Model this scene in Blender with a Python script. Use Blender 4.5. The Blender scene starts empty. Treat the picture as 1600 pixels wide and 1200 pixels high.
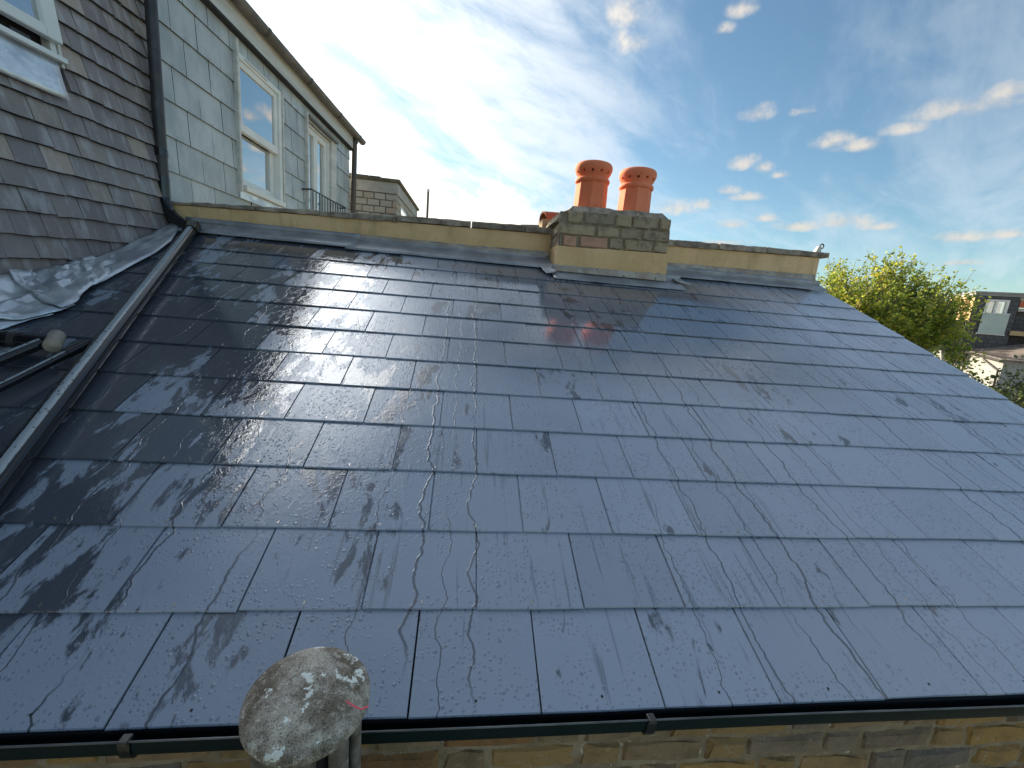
import bpy, bmesh, math, random
from mathutils import Vector, Matrix, noise
random.seed(7)
S = bpy.context.scene
COL = S.collection
R = math.radians
V = Vector

# ------------------------------------------------------------------ camera
cam_d = bpy.data.cameras.new('camera')
cam = bpy.data.objects.new('camera', cam_d)
COL.objects.link(cam)
cam_d.sensor_fit = 'HORIZONTAL'
cam_d.sensor_width = 36.0
cam_d.lens = 36.0 * 655.6446 / 1600.0
cam_d.clip_start = 0.02
cam_d.clip_end = 4000
CR, CU, CF = V((0.99037481, -0.11035588, 0.08354225)), V((-0.06041493, 0.19838269, 0.97826088)), V((0.12453018, 0.97389213, -0.18980608))
m = Matrix.Identity(4)
for i in range(3):
    m[i][0], m[i][1], m[i][2] = CR[i], CU[i], -CF[i]
cam.matrix_world = m
S.camera = cam

# ------------------------------------------------------------------ exposure, sun, world
S.view_settings.view_transform = 'Standard'
S.view_settings.look = 'None'
S.view_settings.exposure = 1.6
S.view_settings.gamma = 1.0
S.view_settings.use_curve_mapping = False
S.render.engine = 'CYCLES'
S.cycles.max_bounces = 8
S.cycles.transparent_max_bounces = 12

SUN_AZ, SUN_EL = R(-33.0), R(19.5)
SUN = V((math.sin(SUN_AZ) * math.cos(SUN_EL), math.cos(SUN_AZ) * math.cos(SUN_EL), math.sin(SUN_EL)))
sun_d = bpy.data.lights.new('sun', 'SUN')
sun_d.energy = 3.7
sun_d.angle = R(0.6)
sun_d.color = (1.0, 0.80, 0.55)
sun = bpy.data.objects.new('sun', sun_d)
COL.objects.link(sun)
sun.rotation_euler = SUN.to_track_quat('Z', 'Y').to_euler()
sun.location = (-20, 30, 20)


class N:
    """small node-graph helper"""
    def __init__(self, nt):
        self.nt = nt

    def nd(self, typ, ins=None, **props):
        n = self.nt.nodes.new(typ)
        for k, v in props.items():
            setattr(n, k, v)
        for k, v in (ins or {}).items():
            self.put(n.inputs[k], v)
        return n

    def put(self, sock, v):
        if isinstance(v, bpy.types.NodeSocket):
            self.nt.links.new(v, sock)
        else:
            sock.default_value = v

    def m(self, op, a, b=0.0, c=0.0, clamp=False):
        n = self.nd('ShaderNodeMath', {0: a, 1: b, 2: c}, operation=op)
        n.use_clamp = clamp
        return n.outputs[0]

    def vm(self, op, a, b=(0, 0, 0)):
        n = self.nd('ShaderNodeVectorMath', {0: a, 1: b}, operation=op)
        return n.outputs['Value'] if op in ('DOT_PRODUCT', 'LENGTH', 'DISTANCE') else n.outputs[0]

    def comb(self, x, y, z=0.0):
        return self.nd('ShaderNodeCombineXYZ', {0: x, 1: y, 2: z}).outputs[0]

    def sep(self, v):
        return self.nd('ShaderNodeSeparateXYZ', {0: v}).outputs

    def noise(self, v, scale, detail=4.0, rough=0.55, dist=0.0, out='Fac'):
        return self.nd('ShaderNodeTexNoise', {'Vector': v, 'Scale': scale, 'Detail': detail, 'Roughness': rough, 'Distortion': dist}).outputs[out]

    def ss(self, x, lo, hi, a=0.0, b=1.0):
        n = self.nd('ShaderNodeMapRange', {0: x, 1: lo, 2: hi, 3: a, 4: b}, interpolation_type='SMOOTHSTEP')
        return n.outputs[0]

    def mix(self, fac, a, b):
        n = self.nd('ShaderNodeMix', data_type='RGBA')
        self.put(n.inputs[0], fac)
        self.put(n.inputs[6], a if isinstance(a, bpy.types.NodeSocket) else (*a, 1.0)[:4])
        self.put(n.inputs[7], b if isinstance(b, bpy.types.NodeSocket) else (*b, 1.0)[:4])
        return n.outputs[2]

    def fmix(self, fac, a, b):
        n = self.nd('ShaderNodeMix', data_type='FLOAT')
        self.put(n.inputs[0], fac)
        self.put(n.inputs[2], a)
        self.put(n.inputs[3], b)
        return n.outputs[0]


world = bpy.data.worlds.new('World')
S.world = world
world.use_nodes = True
world.node_tree.nodes.clear()
w = N(world.node_tree)
SKY_STRENGTH = 0.115
dirv = w.nd('ShaderNodeTexCoord').outputs['Generated']
dirv = w.vm('NORMALIZE', dirv)
sky = w.nd('ShaderNodeTexSky', sky_type='NISHITA')
sky.sun_disc = False
sky.sun_elevation = SUN_EL
sky.sun_rotation = SUN_AZ
sky.air_density = 1.0
sky.dust_density = 0.6
sky.ozone_density = 2.2
sky.altitude = 30
dx, dy, dz = w.sep(dirv)
azd = w.m('MULTIPLY', w.m('ARCTAN2', dx, dy), 57.29578)
eld = w.m('MULTIPLY', w.m('ARCSINE', dz), 57.29578)
sunc = w.m('MAXIMUM', w.vm('DOT_PRODUCT', dirv, tuple(SUN)), 0.0)           # cosine to the sun
n_fine = w.noise(dirv, 26.0, 6.0, 0.62)
n_mid = w.noise(dirv, 9.0, 5.0, 0.6)
# small fair-weather cumulus, each a soft clump at its own bearing and height
CUMULUS = [(32.7, 21.6, 1.7, 1.0), (37, 21.4, 1.3, .5), (49.4, 19.7, 3.4, 1.0), (52.0, 20.3, 1.6, .8), (45.7, 18.7, 1.8, .6), (40.2, 18.5, 1.8, .9), (42.4, 17.8, 2.2, .7),
           (32.2, 17.1, 1.7, .9), (34.2, 16.6, 1.2, .7), (35.9, 15.8, 1.0, .5), (31.0, 14.4, 1.6, .6), (33.0, 13.7, 2.0, .6), (25.6, 12.6, 2.6, 1.1), (28.3, 13.0, 1.5, .8), (32.1, 10.9, 1.8, .6),
           (38.5, 10.6, 2.6, .7), (42.5, 10.9, 2.8, .9), (45.6, 10.4, 1.6, .5), (35.3, 11.5, 1.7, .5), (51.4, 9.2, 2.2, .6), (54.6, 9.3, 1.3, .5), (52, 7.0, 1.6, .4),
           (17.2, 30.6, 2.6, 1.7), (17.6, 28.4, 2.2, 1.3), (29.4, 30.2, 1.5, .9), (27.8, 28.9, 1.2, .6), (31, 8.9, 4.0, .4), (22, 10.5, 3.0, .9), (60, 13.5, 5, .6),
           (72, 16, 3.0, 1.2), (95, 14, 6, 1.5), (120, 20, 5, 1.8), (-70, 12, 8, 2.2), (150, 13, 7, 1.6), (-150, 15, 6, 1.8), (-110, 18, 6, 2.0)]
blob = None
for (a0, e0, wa, we) in CUMULUS:
    da = w.m('DIVIDE', w.m('SUBTRACT', azd, a0), wa * 1.12)
    de = w.m('SUBTRACT', eld, e0)
    up = w.m('MAXIMUM', w.m('DIVIDE', de, we * 1.1), w.m('DIVIDE', de, -we * 0.7))
    d = w.m('SQRT', w.m('ADD', w.m('MULTIPLY', da, da), w.m('MULTIPLY', up, up)))
    b = w.m('SUBTRACT', 1.0, d)
    blob = b if blob is None else w.m('MAXIMUM', blob, b)
edge = w.m('ADD', blob, w.m('MULTIPLY', w.m('SUBTRACT', n_fine, 0.5), 2.6))
cum = w.m('MULTIPLY', w.ss(edge, -0.25, 1.3), w.ss(blob, -0.35, 0.15))
# cirrus veil: streaky and thick round the sun, thinning away from it; overhead deck added for fill light
zz = w.m('ADD', w.m('MAXIMUM', dz, 0.0), 0.16)
px_ = w.m('DIVIDE', dx, zz)
py_ = w.m('DIVIDE', dy, zz)
rot = w.comb(w.m('ADD', w.m('MULTIPLY', px_, 0.82), w.m('MULTIPLY', py_, 0.57)), w.m('MULTIPLY', w.m('SUBTRACT', w.m('MULTIPLY', py_, 0.82), w.m('MULTIPLY', px_, 0.57)), 2.3), 3.7)
c1 = w.noise(rot, 0.75, 7.0, 0.58, 0.9)
c2 = w.noise(rot, 2.6, 6.0, 0.62, 0.5)
cir = w.m('ADD', w.m('MULTIPLY', c1, 0.72), w.m('MULTIPLY', c2, 0.28))
near = w.ss(sunc, 0.50, 0.97)                                             # 1 towards the sun
cirm = w.m('MULTIPLY', w.ss(w.m('ADD', cir, w.m('MULTIPLY', near, 0.10)), 0.42, 0.66), w.m('MAXIMUM', w.fmix(near, 0.31, 1.0), w.ss(eld, 27.0, 46.0, 0.0, 0.85)))  # elevation term: unseen cloud overhead, added to brighten the shaded surfaces
# cumulus bank low under the sun
bank = w.m('MULTIPLY', w.ss(w.m('ADD', w.m('MULTIPLY', n_mid, 22.0), w.m('MULTIPLY', n_fine, 8.0)), eld, w.m('ADD', eld, 5.0)), w.ss(azd, 24.0, 2.0))
bank = w.m('MULTIPLY', bank, w.ss(eld, -1.0, 4.0))
glow = w.m('POWER', sunc, 6.0)
skyc = w.vm('MULTIPLY', sky.outputs[0], (0.44, 0.50, 0.475))
cloud_lit = w.nd('ShaderNodeVectorMath', {0: (6.4, 5.9, 5.2), 3: w.m('ADD', 0.38, w.m('MULTIPLY', glow, 0.85))}, operation='SCALE').outputs[0]
cloud_shade = w.nd('ShaderNodeVectorMath', {0: (4.6, 4.4, 4.2), 3: w.m('ADD', 0.42, w.m('MULTIPLY', glow, 0.9))}, operation='SCALE').outputs[0]
cloudc = w.mix(w.ss(n_fine, 0.36, 0.6), cloud_shade, cloud_lit)
# thick bright part of the veil high above the sun (the wet slates mirror it)
veil = w.vm('DOT_PRODUCT', dirv, (-0.433, 0.559, 0.707))
veil = w.m('ADD', w.ss(veil, 0.89, 0.995), w.m('MULTIPLY', w.m('SUBTRACT', c2, 0.5), 0.9))
veil = w.ss(veil, 0.25, 1.0)
cirm = w.m('MAXIMUM', cirm, w.m('MULTIPLY', veil, 0.95))
cirrusc = w.nd('ShaderNodeVectorMath', {0: (6.1, 6.3, 6.45), 3: w.m('ADD', 0.49, w.m('ADD', w.m('MULTIPLY', glow, 0.28), w.m('MULTIPLY', veil, 3.0)))}, operation='SCALE').outputs[0]
col = w.mix(w.m('MULTIPLY', cirm, 0.9), skyc, cirrusc)
col = w.mix(w.m('MULTIPLY', bank, 0.85), col, cloud_lit)
col = w.mix(w.m('MULTIPLY', cum, 0.88), col, cloudc)
bg = w.nd('ShaderNodeBackground', {0: col, 1: SKY_STRENGTH})
w.nd('ShaderNodeOutputWorld', {0: bg.outputs[0]})

# ------------------------------------------------------------------ scene graph helpers
WM = {}


def reg(o, M, parent):
    WM[o.name] = M
    if parent is not None:
        o.parent = parent
        o.matrix_parent_inverse = Matrix.Identity(4)
        o.matrix_basis = WM[parent.name].inverted() @ M
    else:
        o.matrix_basis = M
    return o


def tag(o, label=None, cat=None, group=None, kind=None):
    if label:
        o['label'] = label
    if cat:
        o['category'] = cat
    if group:
        o['group'] = group
    if kind:
        o['kind'] = kind
    return o


def thing(name, loc, label, cat, group=None):
    o = bpy.data.objects.new(name, None)
    COL.objects.link(o)
    o.empty_display_size = 0.1
    reg(o, Matrix.Translation(V(loc)), None)
    return tag(o, label, cat, group)


def inst(name, data, M, parent):
    o = bpy.data.objects.new(name, data)
    COL.objects.link(o)
    return reg(o, M, parent)


class MB:
    def __init__(self):
        self.v, self.f = [], []

    def add(self, vs, fs):
        b = len(self.v)
        self.v += [V(p) for p in vs]
        self.f += [tuple(i + b for i in f) for f in fs]
        return self

    def hexa(self, p):                    # 4 bottom, 4 top, same winding
        return self.add(p, [(3, 2, 1, 0), (4, 5, 6, 7), (0, 1, 5, 4), (1, 2, 6, 5), (2, 3, 7, 6), (3, 0, 4, 7)])

    def box(self, lo, hi, ax=None, o=(0, 0, 0)):
        (x0, y0, z0), (x1, y1, z1) = lo, hi
        p = [(x0, y0, z0), (x1, y0, z0), (x1, y1, z0), (x0, y1, z0), (x0, y0, z1), (x1, y0, z1), (x1, y1, z1), (x0, y1, z1)]
        o = V(o)
        if ax:
            a, b, c = ax
            p = [o + a * q[0] + b * q[1] + c * q[2] for q in p]
        else:
            p = [o + V(q) for q in p]
        return self.hexa(p)

    def tube(self, path, r, n=16, cap=True):
        path = [V(p) for p in path]
        rs = r if isinstance(r, (list, tuple)) else [r] * len(path)
        ring0 = len(self.v)
        t0 = (path[1] - path[0]).normalized()
        a = t0.orthogonal().normalized()
        for i, p in enumerate(path):
            t = (path[min(i + 1, len(path) - 1)] - path[max(i - 1, 0)]).normalized()
            a = (a - t * a.dot(t)).normalized()
            b = t.cross(a)
            for k in range(n):
                th = 2 * math.pi * k / n
                self.v.append(p + (a * math.cos(th) + b * math.sin(th)) * rs[i])
        for i in range(len(path) - 1):
            for k in range(n):
                k2 = (k + 1) % n
                q = ring0 + i * n
                self.f.append((q + k, q + k2, q + n + k2, q + n + k))
        if cap:
            self.f.append(tuple(ring0 + k for k in reversed(range(n))))
            e = ring0 + (len(path) - 1) * n
            self.f.append(tuple(e + k for k in range(n)))
        return self

    def lathe(self, prof, c=(0, 0, 0), n=32, axis=None, closed=False, phase=0.0):
        c = V(c)
        q = axis or Matrix.Identity(3)
        b = len(self.v)
        for (r, z) in prof:
            for k in range(n):
                th = 2 * math.pi * k / n + phase
                self.v.append(c + q @ V((r * math.cos(th), r * math.sin(th), z)))
        L = len(prof)
        for i in range(L - 1 if not closed else L):
            i2 = (i + 1) % L
            for k in range(n):
                k2 = (k + 1) % n
                self.f.append((b + i * n + k, b + i * n + k2, b + i2 * n + k2, b + i2 * n + k))
        if not closed:
            if prof[0][0] > 1e-4:
                self.f.append(tuple(b + k for k in reversed(range(n))))
            if prof[-1][0] > 1e-4:
                self.f.append(tuple(b + (L - 1) * n + k for k in range(n)))
        return self

    def sweep(self, prof, pts):           # closed profile carried along a polyline
        n = len(prof)
        o = len(self.v)
        for q in pts:
            self.v += [V(q) + V(p) for p in prof]
        for k in range(len(pts) - 1):
            for i in range(n):
                j = (i + 1) % n
                self.f.append((o + k * n + i, o + k * n + j, o + (k + 1) * n + j, o + (k + 1) * n + i))
        self.f.append(tuple(o + i for i in reversed(range(n))))
        self.f.append(tuple(o + (len(pts) - 1) * n + i for i in range(n)))
        return self

    def grid(self, fn, nu, nv):
        b = len(self.v)
        for j in range(nv + 1):
            for i in range(nu + 1):
                self.v.append(V(fn(i / nu, j / nv)))
        for j in range(nv):
            for i in range(nu):
                q = b + j * (nu + 1) + i
                self.f.append((q, q + 1, q + nu + 2, q + nu + 1))
        return self

    def extrude(self, prof, a, b, closed=True):   # prof: list of vectors (world offsets) swept from a to b
        a, b = V(a), V(b)
        n = len(prof)
        o = len(self.v)
        self.v += [a + V(p) for p in prof] + [b + V(p) for p in prof]
        for i in range(n if closed else n - 1):
            j = (i + 1) % n
            self.f.append((o + i, o + j, o + n + j, o + n + i))
        if closed:
            self.f.append(tuple(o + i for i in reversed(range(n))))
            self.f.append(tuple(o + n + i for i in range(n)))
        return self

    def data(self, name, mat, origin=(0, 0, 0), smooth=False, fix=True):
        me = bpy.data.meshes.new(name)
        o = V(origin)
        me.from_pydata([tuple(p - o) for p in self.v], [], self.f)
        if fix:
            bm = bmesh.new()
            bm.from_mesh(me)
            bmesh.ops.recalc_face_normals(bm, faces=bm.faces)
            bm.to_mesh(me)
            bm.free()
        if mat:
            me.materials.append(mat)
        if smooth:
            me.polygons.foreach_set('use_smooth', [True] * len(me.polygons))
            if smooth != 'all':
                me.set_sharp_from_angle(angle=R(smooth if isinstance(smooth, (int, float)) and smooth > 1 else 35))
        me.update()
        return me

    def build(self, name, mat, parent=None, smooth=False, fix=True):
        o = sum((p for p in self.v), V((0, 0, 0))) / len(self.v)
        return inst(name, self.data(name, mat, o, smooth, fix), Matrix.Translation(o), parent)


def bevel(o, wd, seg=2):
    md = o.modifiers.new('bevel', 'BEVEL')
    md.width, md.segments, md.limit_method, md.angle_limit = wd, seg, 'ANGLE', R(40)
    return o


# ------------------------------------------------------------------ materials
def newmat(name):
    mt = bpy.data.materials.new(name)
    mt.use_nodes = True
    nt = mt.node_tree
    nt.nodes.clear()
    g = N(nt)
    out = g.nd('ShaderNodeOutputMaterial')
    bs = g.nd('ShaderNodeBsdfPrincipled')
    nt.links.new(bs.outputs[0], out.inputs[0])
    return mt, g, bs, out


def bump(g, bs, h, strength=0.5, dist=0.01):
    b = g.nd('ShaderNodeBump', {'Height': h, 'Strength': strength, 'Distance': dist})
    g.put(bs.inputs['Normal'], b.outputs[0])


def pos(g):
    return g.nd('ShaderNodeNewGeometry').outputs['Position']


def rnd(g):
    return g.nd('ShaderNodeObjectInfo').outputs['Random']


def mat(name, c1, c2=None, scale=8.0, rough=0.6, rough2=None, bmp=0.3, bdist=0.004, bscale=60.0, piece=0.0, metallic=0.0, c3=None, t3=0.62, stretch=(1, 1, 1), spec=0.5):
    """two- or three-tone weathered surface; piece varies the tone from piece to piece"""
    mt, g, bs, out = newmat(name)
    p = g.vm('MULTIPLY', pos(g), stretch)
    n1 = g.noise(p, scale, 6.0, 0.6)
    c = g.mix(g.ss(n1, 0.35, 0.65), c1, c2 or c1)
    if c3:
        n3 = g.noise(g.vm('ADD', p, (7.3, 1.1, 4.2)), scale * 2.3, 6.0, 0.65)
        c = g.mix(g.ss(n3, t3, t3 + 0.07), c, c3)
    if piece:
        r = rnd(g)
        hs = g.nd('ShaderNodeHueSaturation', {'Hue': 0.5, 'Saturation': 1.0, 'Value': g.m('ADD', 1.0 - piece, g.m('MULTIPLY', r, 2 * piece)), 'Color': c})
        c = hs.outputs[0]
    g.put(bs.inputs['Base Color'], c)
    g.put(bs.inputs['Roughness'], g.fmix(n1, rough, rough2 if rough2 is not None else rough))
    bs.inputs['Metallic'].default_value = metallic
    bs.inputs['Specular IOR Level'].default_value = spec
    if bmp:
        bump(g, bs, g.noise(pos(g), bscale, 5.0, 0.65), bmp, bdist)
    return mt


def bricks_mat(name, tones, lime=0.25, limecol=(0.42, 0.40, 0.34), soot=0.35, bscale=90.0):
    """stock brick: each piece takes its own tone, with soot, lichen and lime bloom over it"""
    mt, g, bs, out = newmat(name)
    r = rnd(g)
    cr = g.nd('ShaderNodeValToRGB', {0: r})
    el = cr.color_ramp.elements
    while len(el) < len(tones):
        el.new(0.5)
    for i, t in enumerate(tones):
        el[i].position = i / (len(tones) - 1)
        el[i].color = (*t, 1)
    p = g.vm('ADD', pos(g), g.comb(g.m('MULTIPLY', r, 13.0), 0.0, 0.0))
    n1 = g.noise(p, 14.0, 6.0, 0.65)
    n2 = g.noise(p, 38.0, 6.0, 0.7)
    c = g.mix(g.m('MULTIPLY', g.ss(n1, 0.45, 0.7), soot), cr.outputs[0], (0.035, 0.032, 0.028))
    c = g.mix(g.m('MULTIPLY', g.ss(n2, 0.55, 0.68), lime), c, limecol)
    c = g.mix(g.m('MULTIPLY', g.ss(g.noise(p, 120.0, 3.0, 0.6), 0.62, 0.7), 0.55), c, (0.03, 0.025, 0.02))
    g.put(bs.inputs['Base Color'], c)
    bs.inputs['Roughness'].default_value = 0.85
    bs.inputs['Specular IOR Level'].default_value = 0.25
    bump(g, bs, g.m('ADD', g.noise(p, bscale, 6.0, 0.7), g.m('MULTIPLY', n1, 1.2)), 0.8, 0.006)
    return mt


# roof plane
TH = R(24.00262)
CT, ST = math.cos(TH), math.sin(TH)
RX0, RY0, RZ0 = -0.21844, 0.77663, -0.90916
AX = V((1, 0, 0))
AS = V((0, CT, ST))
AN = V((0, -ST, CT))
RO = V((RX0, RY0, RZ0))


def rp(u, v, h=0.0):
    return RO + AX * (0.3 * u) + AS * v + AN * h


def slate_material():
    """fibre-cement slate, wet: smooth film in patches and runs, dewdrops elsewhere"""
    mt, g, bs, out = newmat('wet_slate')
    p = pos(g)
    r = rnd(g)
    u = g.vm('DOT_PRODUCT', p, tuple(AX))
    v = g.vm('DOT_PRODUCT', p, tuple(AS))
    ofs = g.m('MULTIPLY', r, 3.0)
    wv = g.m('ADD', v, ofs)
    # film patches drawn out down the slope
    big = g.noise(g.comb(g.m('MULTIPLY', u, 3.2), g.m('MULTIPLY', wv, 1.5)), 1.0, 5.0, 0.6, 0.6)
    fine = g.noise(g.comb(g.m('MULTIPLY', u, 17.0), g.m('MULTIPLY', wv, 6.0), 2.0), 1.0, 6.0, 0.68, 0.5)
    reg_ = g.noise(g.comb(g.m('MULTIPLY', u, 0.7), g.m('MULTIPLY', v, 0.7), 9.0), 1.0, 2.0)
    f = g.m('ADD', g.m('MULTIPLY', big, 0.62), g.m('MULTIPLY', fine, 0.38))
    left = g.ss(u, 0.6, -1.4)
    right = g.ss(u, 1.2, 2.8)
    topwet = g.m('MULTIPLY', g.ss(v, 1.45, 2.0), g.m('MULTIPLY', g.ss(u, -0.5, 0.4), g.ss(u, 2.7, 1.5)))
    bias = g.m('ADD', g.m('MULTIPLY', topwet, 0.03), g.m('ADD', g.m('ADD', g.m('MULTIPLY', left, 0.11), g.m('MULTIPLY', g.ss(u, -0.3, -1.3), 0.075)), g.m('MULTIPLY', right, 0.015)))
    f = g.m('ADD', g.m('ADD', f, bias), g.m('MULTIPLY', g.m('SUBTRACT', reg_, 0.5), 0.25))
    film = g.ss(f, 0.598, 0.632)
    # streaks of smeared film
    st = g.noise(g.comb(g.m('MULTIPLY', u, 42.0), g.m('MULTIPLY', wv, 2.2), 5.0), 1.0, 4.0, 0.6)
    streak = g.m('MULTIPLY', g.ss(st, 0.58, 0.66), g.ss(reg_, 0.40, 0.55))
    # rivulets: thin wandering lines, about one every 11 cm, not everywhere
    wob = g.noise(g.comb(g.m('MULTIPLY', u, 1.3), g.m('MULTIPLY', v, 7.0), 1.0), 1.0, 3.0, 0.5)
    wob2 = g.noise(g.comb(g.m('MULTIPLY', u, 4.0), g.m('MULTIPLY', v, 38.0), 4.0), 1.0, 2.0)
    uu = g.m('ADD', u, g.m('ADD', g.m('MULTIPLY', g.m('SUBTRACT', wob, 0.5), 0.11), g.m('MULTIPLY', g.m('SUBTRACT', wob2, 0.5), 0.012)))
    riv = None
    for (pitch, seed, keep) in ((0.13, 0.0, 0.42), (0.087, 31.0, 0.26)):
        cell = g.m('FLOOR', g.m('DIVIDE', g.m('ADD', uu, seed * 0.013), pitch))
        frac = g.m('FRACT', g.m('DIVIDE', g.m('ADD', uu, seed * 0.013), pitch))
        wn = g.nd('ShaderNodeTexWhiteNoise', {'W': g.m('ADD', cell, seed)}, noise_dimensions='1D')
        cs = g.nd('ShaderNodeSeparateColor', {0: wn.outputs['Color']}).outputs
        d = g.m('MULTIPLY', g.m('ABSOLUTE', g.m('SUBTRACT', frac, g.m('ADD', 0.2, g.m('MULTIPLY', cs[0], 0.6)))), pitch)
        on = g.m('MULTIPLY', g.m('GREATER_THAN', keep, cs[1]), g.ss(g.noise(g.comb(g.m('MULTIPLY', cell, 3.1), g.m('MULTIPLY', v, 1.6), seed), 1.0, 1.0), 0.40, 0.50))
        wid = g.m('ADD', 0.0016, g.m('MULTIPLY', cs[2], 0.0034))
        line = g.m('MULTIPLY', g.ss(g.m('DIVIDE', d, wid), 1.2, 0.5), on)
        riv = line if riv is None else g.m('MAXIMUM', riv, line)
    # drops
    hgt = None
    for (sc, seed, rad, keep) in ((80.0, 0.0, 0.36, 0.42), (36.0, 5.0, 0.22, 0.36)):
        vo = g.nd('ShaderNodeTexVoronoi', {'Vector': g.comb(g.m('ADD', u, seed), v, 0.0), 'Scale': sc, 'Randomness': 1.0}, voronoi_dimensions='2D', feature='F1')
        vc = g.nd('ShaderNodeSeparateColor', {0: vo.outputs['Color']}).outputs
        on = g.m('GREATER_THAN', keep, vc[0])
        rr = g.m('MULTIPLY', rad, g.m('ADD', 0.45, g.m('MULTIPLY', vc[1], 0.55)))
        h = g.m('MULTIPLY', g.m('MULTIPLY', g.m('SQRT', g.m('MAXIMUM', g.m('SUBTRACT', 1.0, g.m('POWER', g.m('DIVIDE', vo.outputs['Distance'], rr), 2.0)), 0.0)), on), rad * 44.0 / sc)
        hgt = h if hgt is None else g.m('MAXIMUM', hgt, h)
    wet = g.m('MAXIMUM', g.m('MAXIMUM', film, g.m('MULTIPLY', streak, 0.5)), riv)
    drops = g.m('MULTIPLY', hgt, g.m('SUBTRACT', 1.0, g.m('MULTIPLY', wet, 0.9)))
    drops = g.m('MULTIPLY', drops, g.ss(g.noise(g.comb(u, v, 3.0), 5.0, 3.0), 0.36, 0.56))
    base = g.mix(g.noise(g.comb(u, v, ofs), 7.0, 4.0), (0.245, 0.285, 0.355), (0.275, 0.318, 0.39))
    hs = g.nd('ShaderNodeHueSaturation', {'Value': g.m('ADD', 0.94, g.m('MULTIPLY', r, 0.12)), 'Color': base})
    c = g.mix(g.m('MULTIPLY', topwet, 0.62), hs.outputs[0], (0.045, 0.052, 0.066))
    c = g.mix(g.m('MULTIPLY', wet, 0.85), c, (0.040, 0.046, 0.058))
    c = g.mix(g.m('MULTIPLY', g.ss(drops, 0.03, 0.2), 0.32), c, (0.040, 0.046, 0.058))
    g.put(bs.inputs['Base Color'], c)
    rgh = g.fmix(wet, g.fmix(topwet, g.m('ADD', 0.12, g.m('MULTIPLY', fine, 0.20)), 0.055), 0.045)
    rgh = g.m('MINIMUM', rgh, g.m('SUBTRACT', 0.30, g.m('MULTIPLY', g.m('GREATER_THAN', drops, 0.02), 0.25)))
    g.put(bs.inputs['Roughness'], rgh)
    g.put(bs.inputs['IOR'], g.fmix(g.m('MAXIMUM', wet, topwet), 1.62, 1.95))
    grain = g.noise(g.comb(g.m('MULTIPLY', u, 2.0), v), 150.0, 3.0)
    undul = g.noise(g.comb(u, v, g.m('MULTIPLY', ofs, 2.0)), 6.0, 2.0)
    H = g.m('ADD', g.m('MULTIPLY', drops, 0.0045), g.m('MULTIPLY', riv, 0.0005))
    H = g.m('ADD', H, g.m('MULTIPLY', film, 0.00012))
    H = g.m('ADD', H, g.m('MULTIPLY', g.m('MULTIPLY', grain, g.m('SUBTRACT', 1.0, wet)), 0.00012))
    ripple = g.noise(g.comb(g.m('MULTIPLY', u, 30.0), g.m('MULTIPLY', v, 22.0), ofs), 1.0, 3.0, 0.6, 1.2)
    H = g.m('ADD', H, g.m('MULTIPLY', g.m('ABSOLUTE', g.m('SUBTRACT', ripple, 0.5)), g.fmix(topwet, 0.0012, 0.0003)))
    H = g.m('ADD', H, g.m('MULTIPLY', undul, g.fmix(topwet, 0.0005, 0.0002)))
    b = g.nd('ShaderNodeBump', {'Height': H, 'Strength': 1.0, 'Distance': 1.0})
    g.put(bs.inputs['Normal'], b.outputs[0])
    return mt


M_SLATE = slate_material()
M_DECK = mat('underlay', (0.012, 0.013, 0.016), rough=0.8, bmp=0)
M_RIVET = mat('copper_rivet', (0.55, 0.5, 0.45), rough=0.3, bmp=0, metallic=0.9)
M_NAIL = mat('nail_hole', (0.008, 0.008, 0.01), rough=0.5, bmp=0)
M_BLACK = mat('black_plastic', (0.010, 0.011, 0.013), (0.014, 0.016, 0.018), rough=0.10, rough2=0.18, bmp=0.10, bdist=0.001, bscale=300)
M_BLACKMATT = mat('dusty_black_plastic', (0.026, 0.025, 0.028), (0.05, 0.046, 0.046), rough=0.35, rough2=0.5, bmp=0.1, bdist=0.001, c3=(0.10, 0.095, 0.09), t3=0.66)
M_GUTTER = mat('gutter_plastic', (0.004, 0.012, 0.013), (0.007, 0.018, 0.018), spec=0.12, rough=0.5, rough2=0.6, bmp=0.1, bdist=0.001)
M_LIP = mat('pale_gutter_lip', (0.12, 0.13, 0.13), (0.05, 0.055, 0.055), scale=6, rough=0.3, bmp=0)  # paler than the trough
M_FELT = mat('eaves_felt', (0.008, 0.040, 0.036), (0.014, 0.055, 0.048), rough=0.45, bmp=0.2, bdist=0.001)
M_LEAD = mat('weathered_lead', (0.454, 0.479, 0.529), (0.806, 0.840, 0.850), scale=7, rough=0.30, rough2=0.5, bmp=0.35, bdist=0.004, bscale=22, c3=(0.850, 0.850, 0.850), t3=0.60, metallic=0.65, stretch=(1.6, 0.6, 1))
M_LEADDARK = mat('grey_lead', (0.235, 0.241, 0.262), (0.373, 0.380, 0.400), scale=5, rough=0.35, rough2=0.55, bmp=0.3, bdist=0.003, bscale=18, c3=(0.414, 0.414, 0.414), t3=0.66, metallic=0.25)
M_RENDER = mat('buff_render', (0.50, 0.375, 0.19), (0.61, 0.465, 0.25), scale=3.2, rough=0.9, bmp=0.45, bdist=0.006, bscale=26, c3=(0.40, 0.31, 0.16), t3=0.64, spec=0.2)
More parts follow.
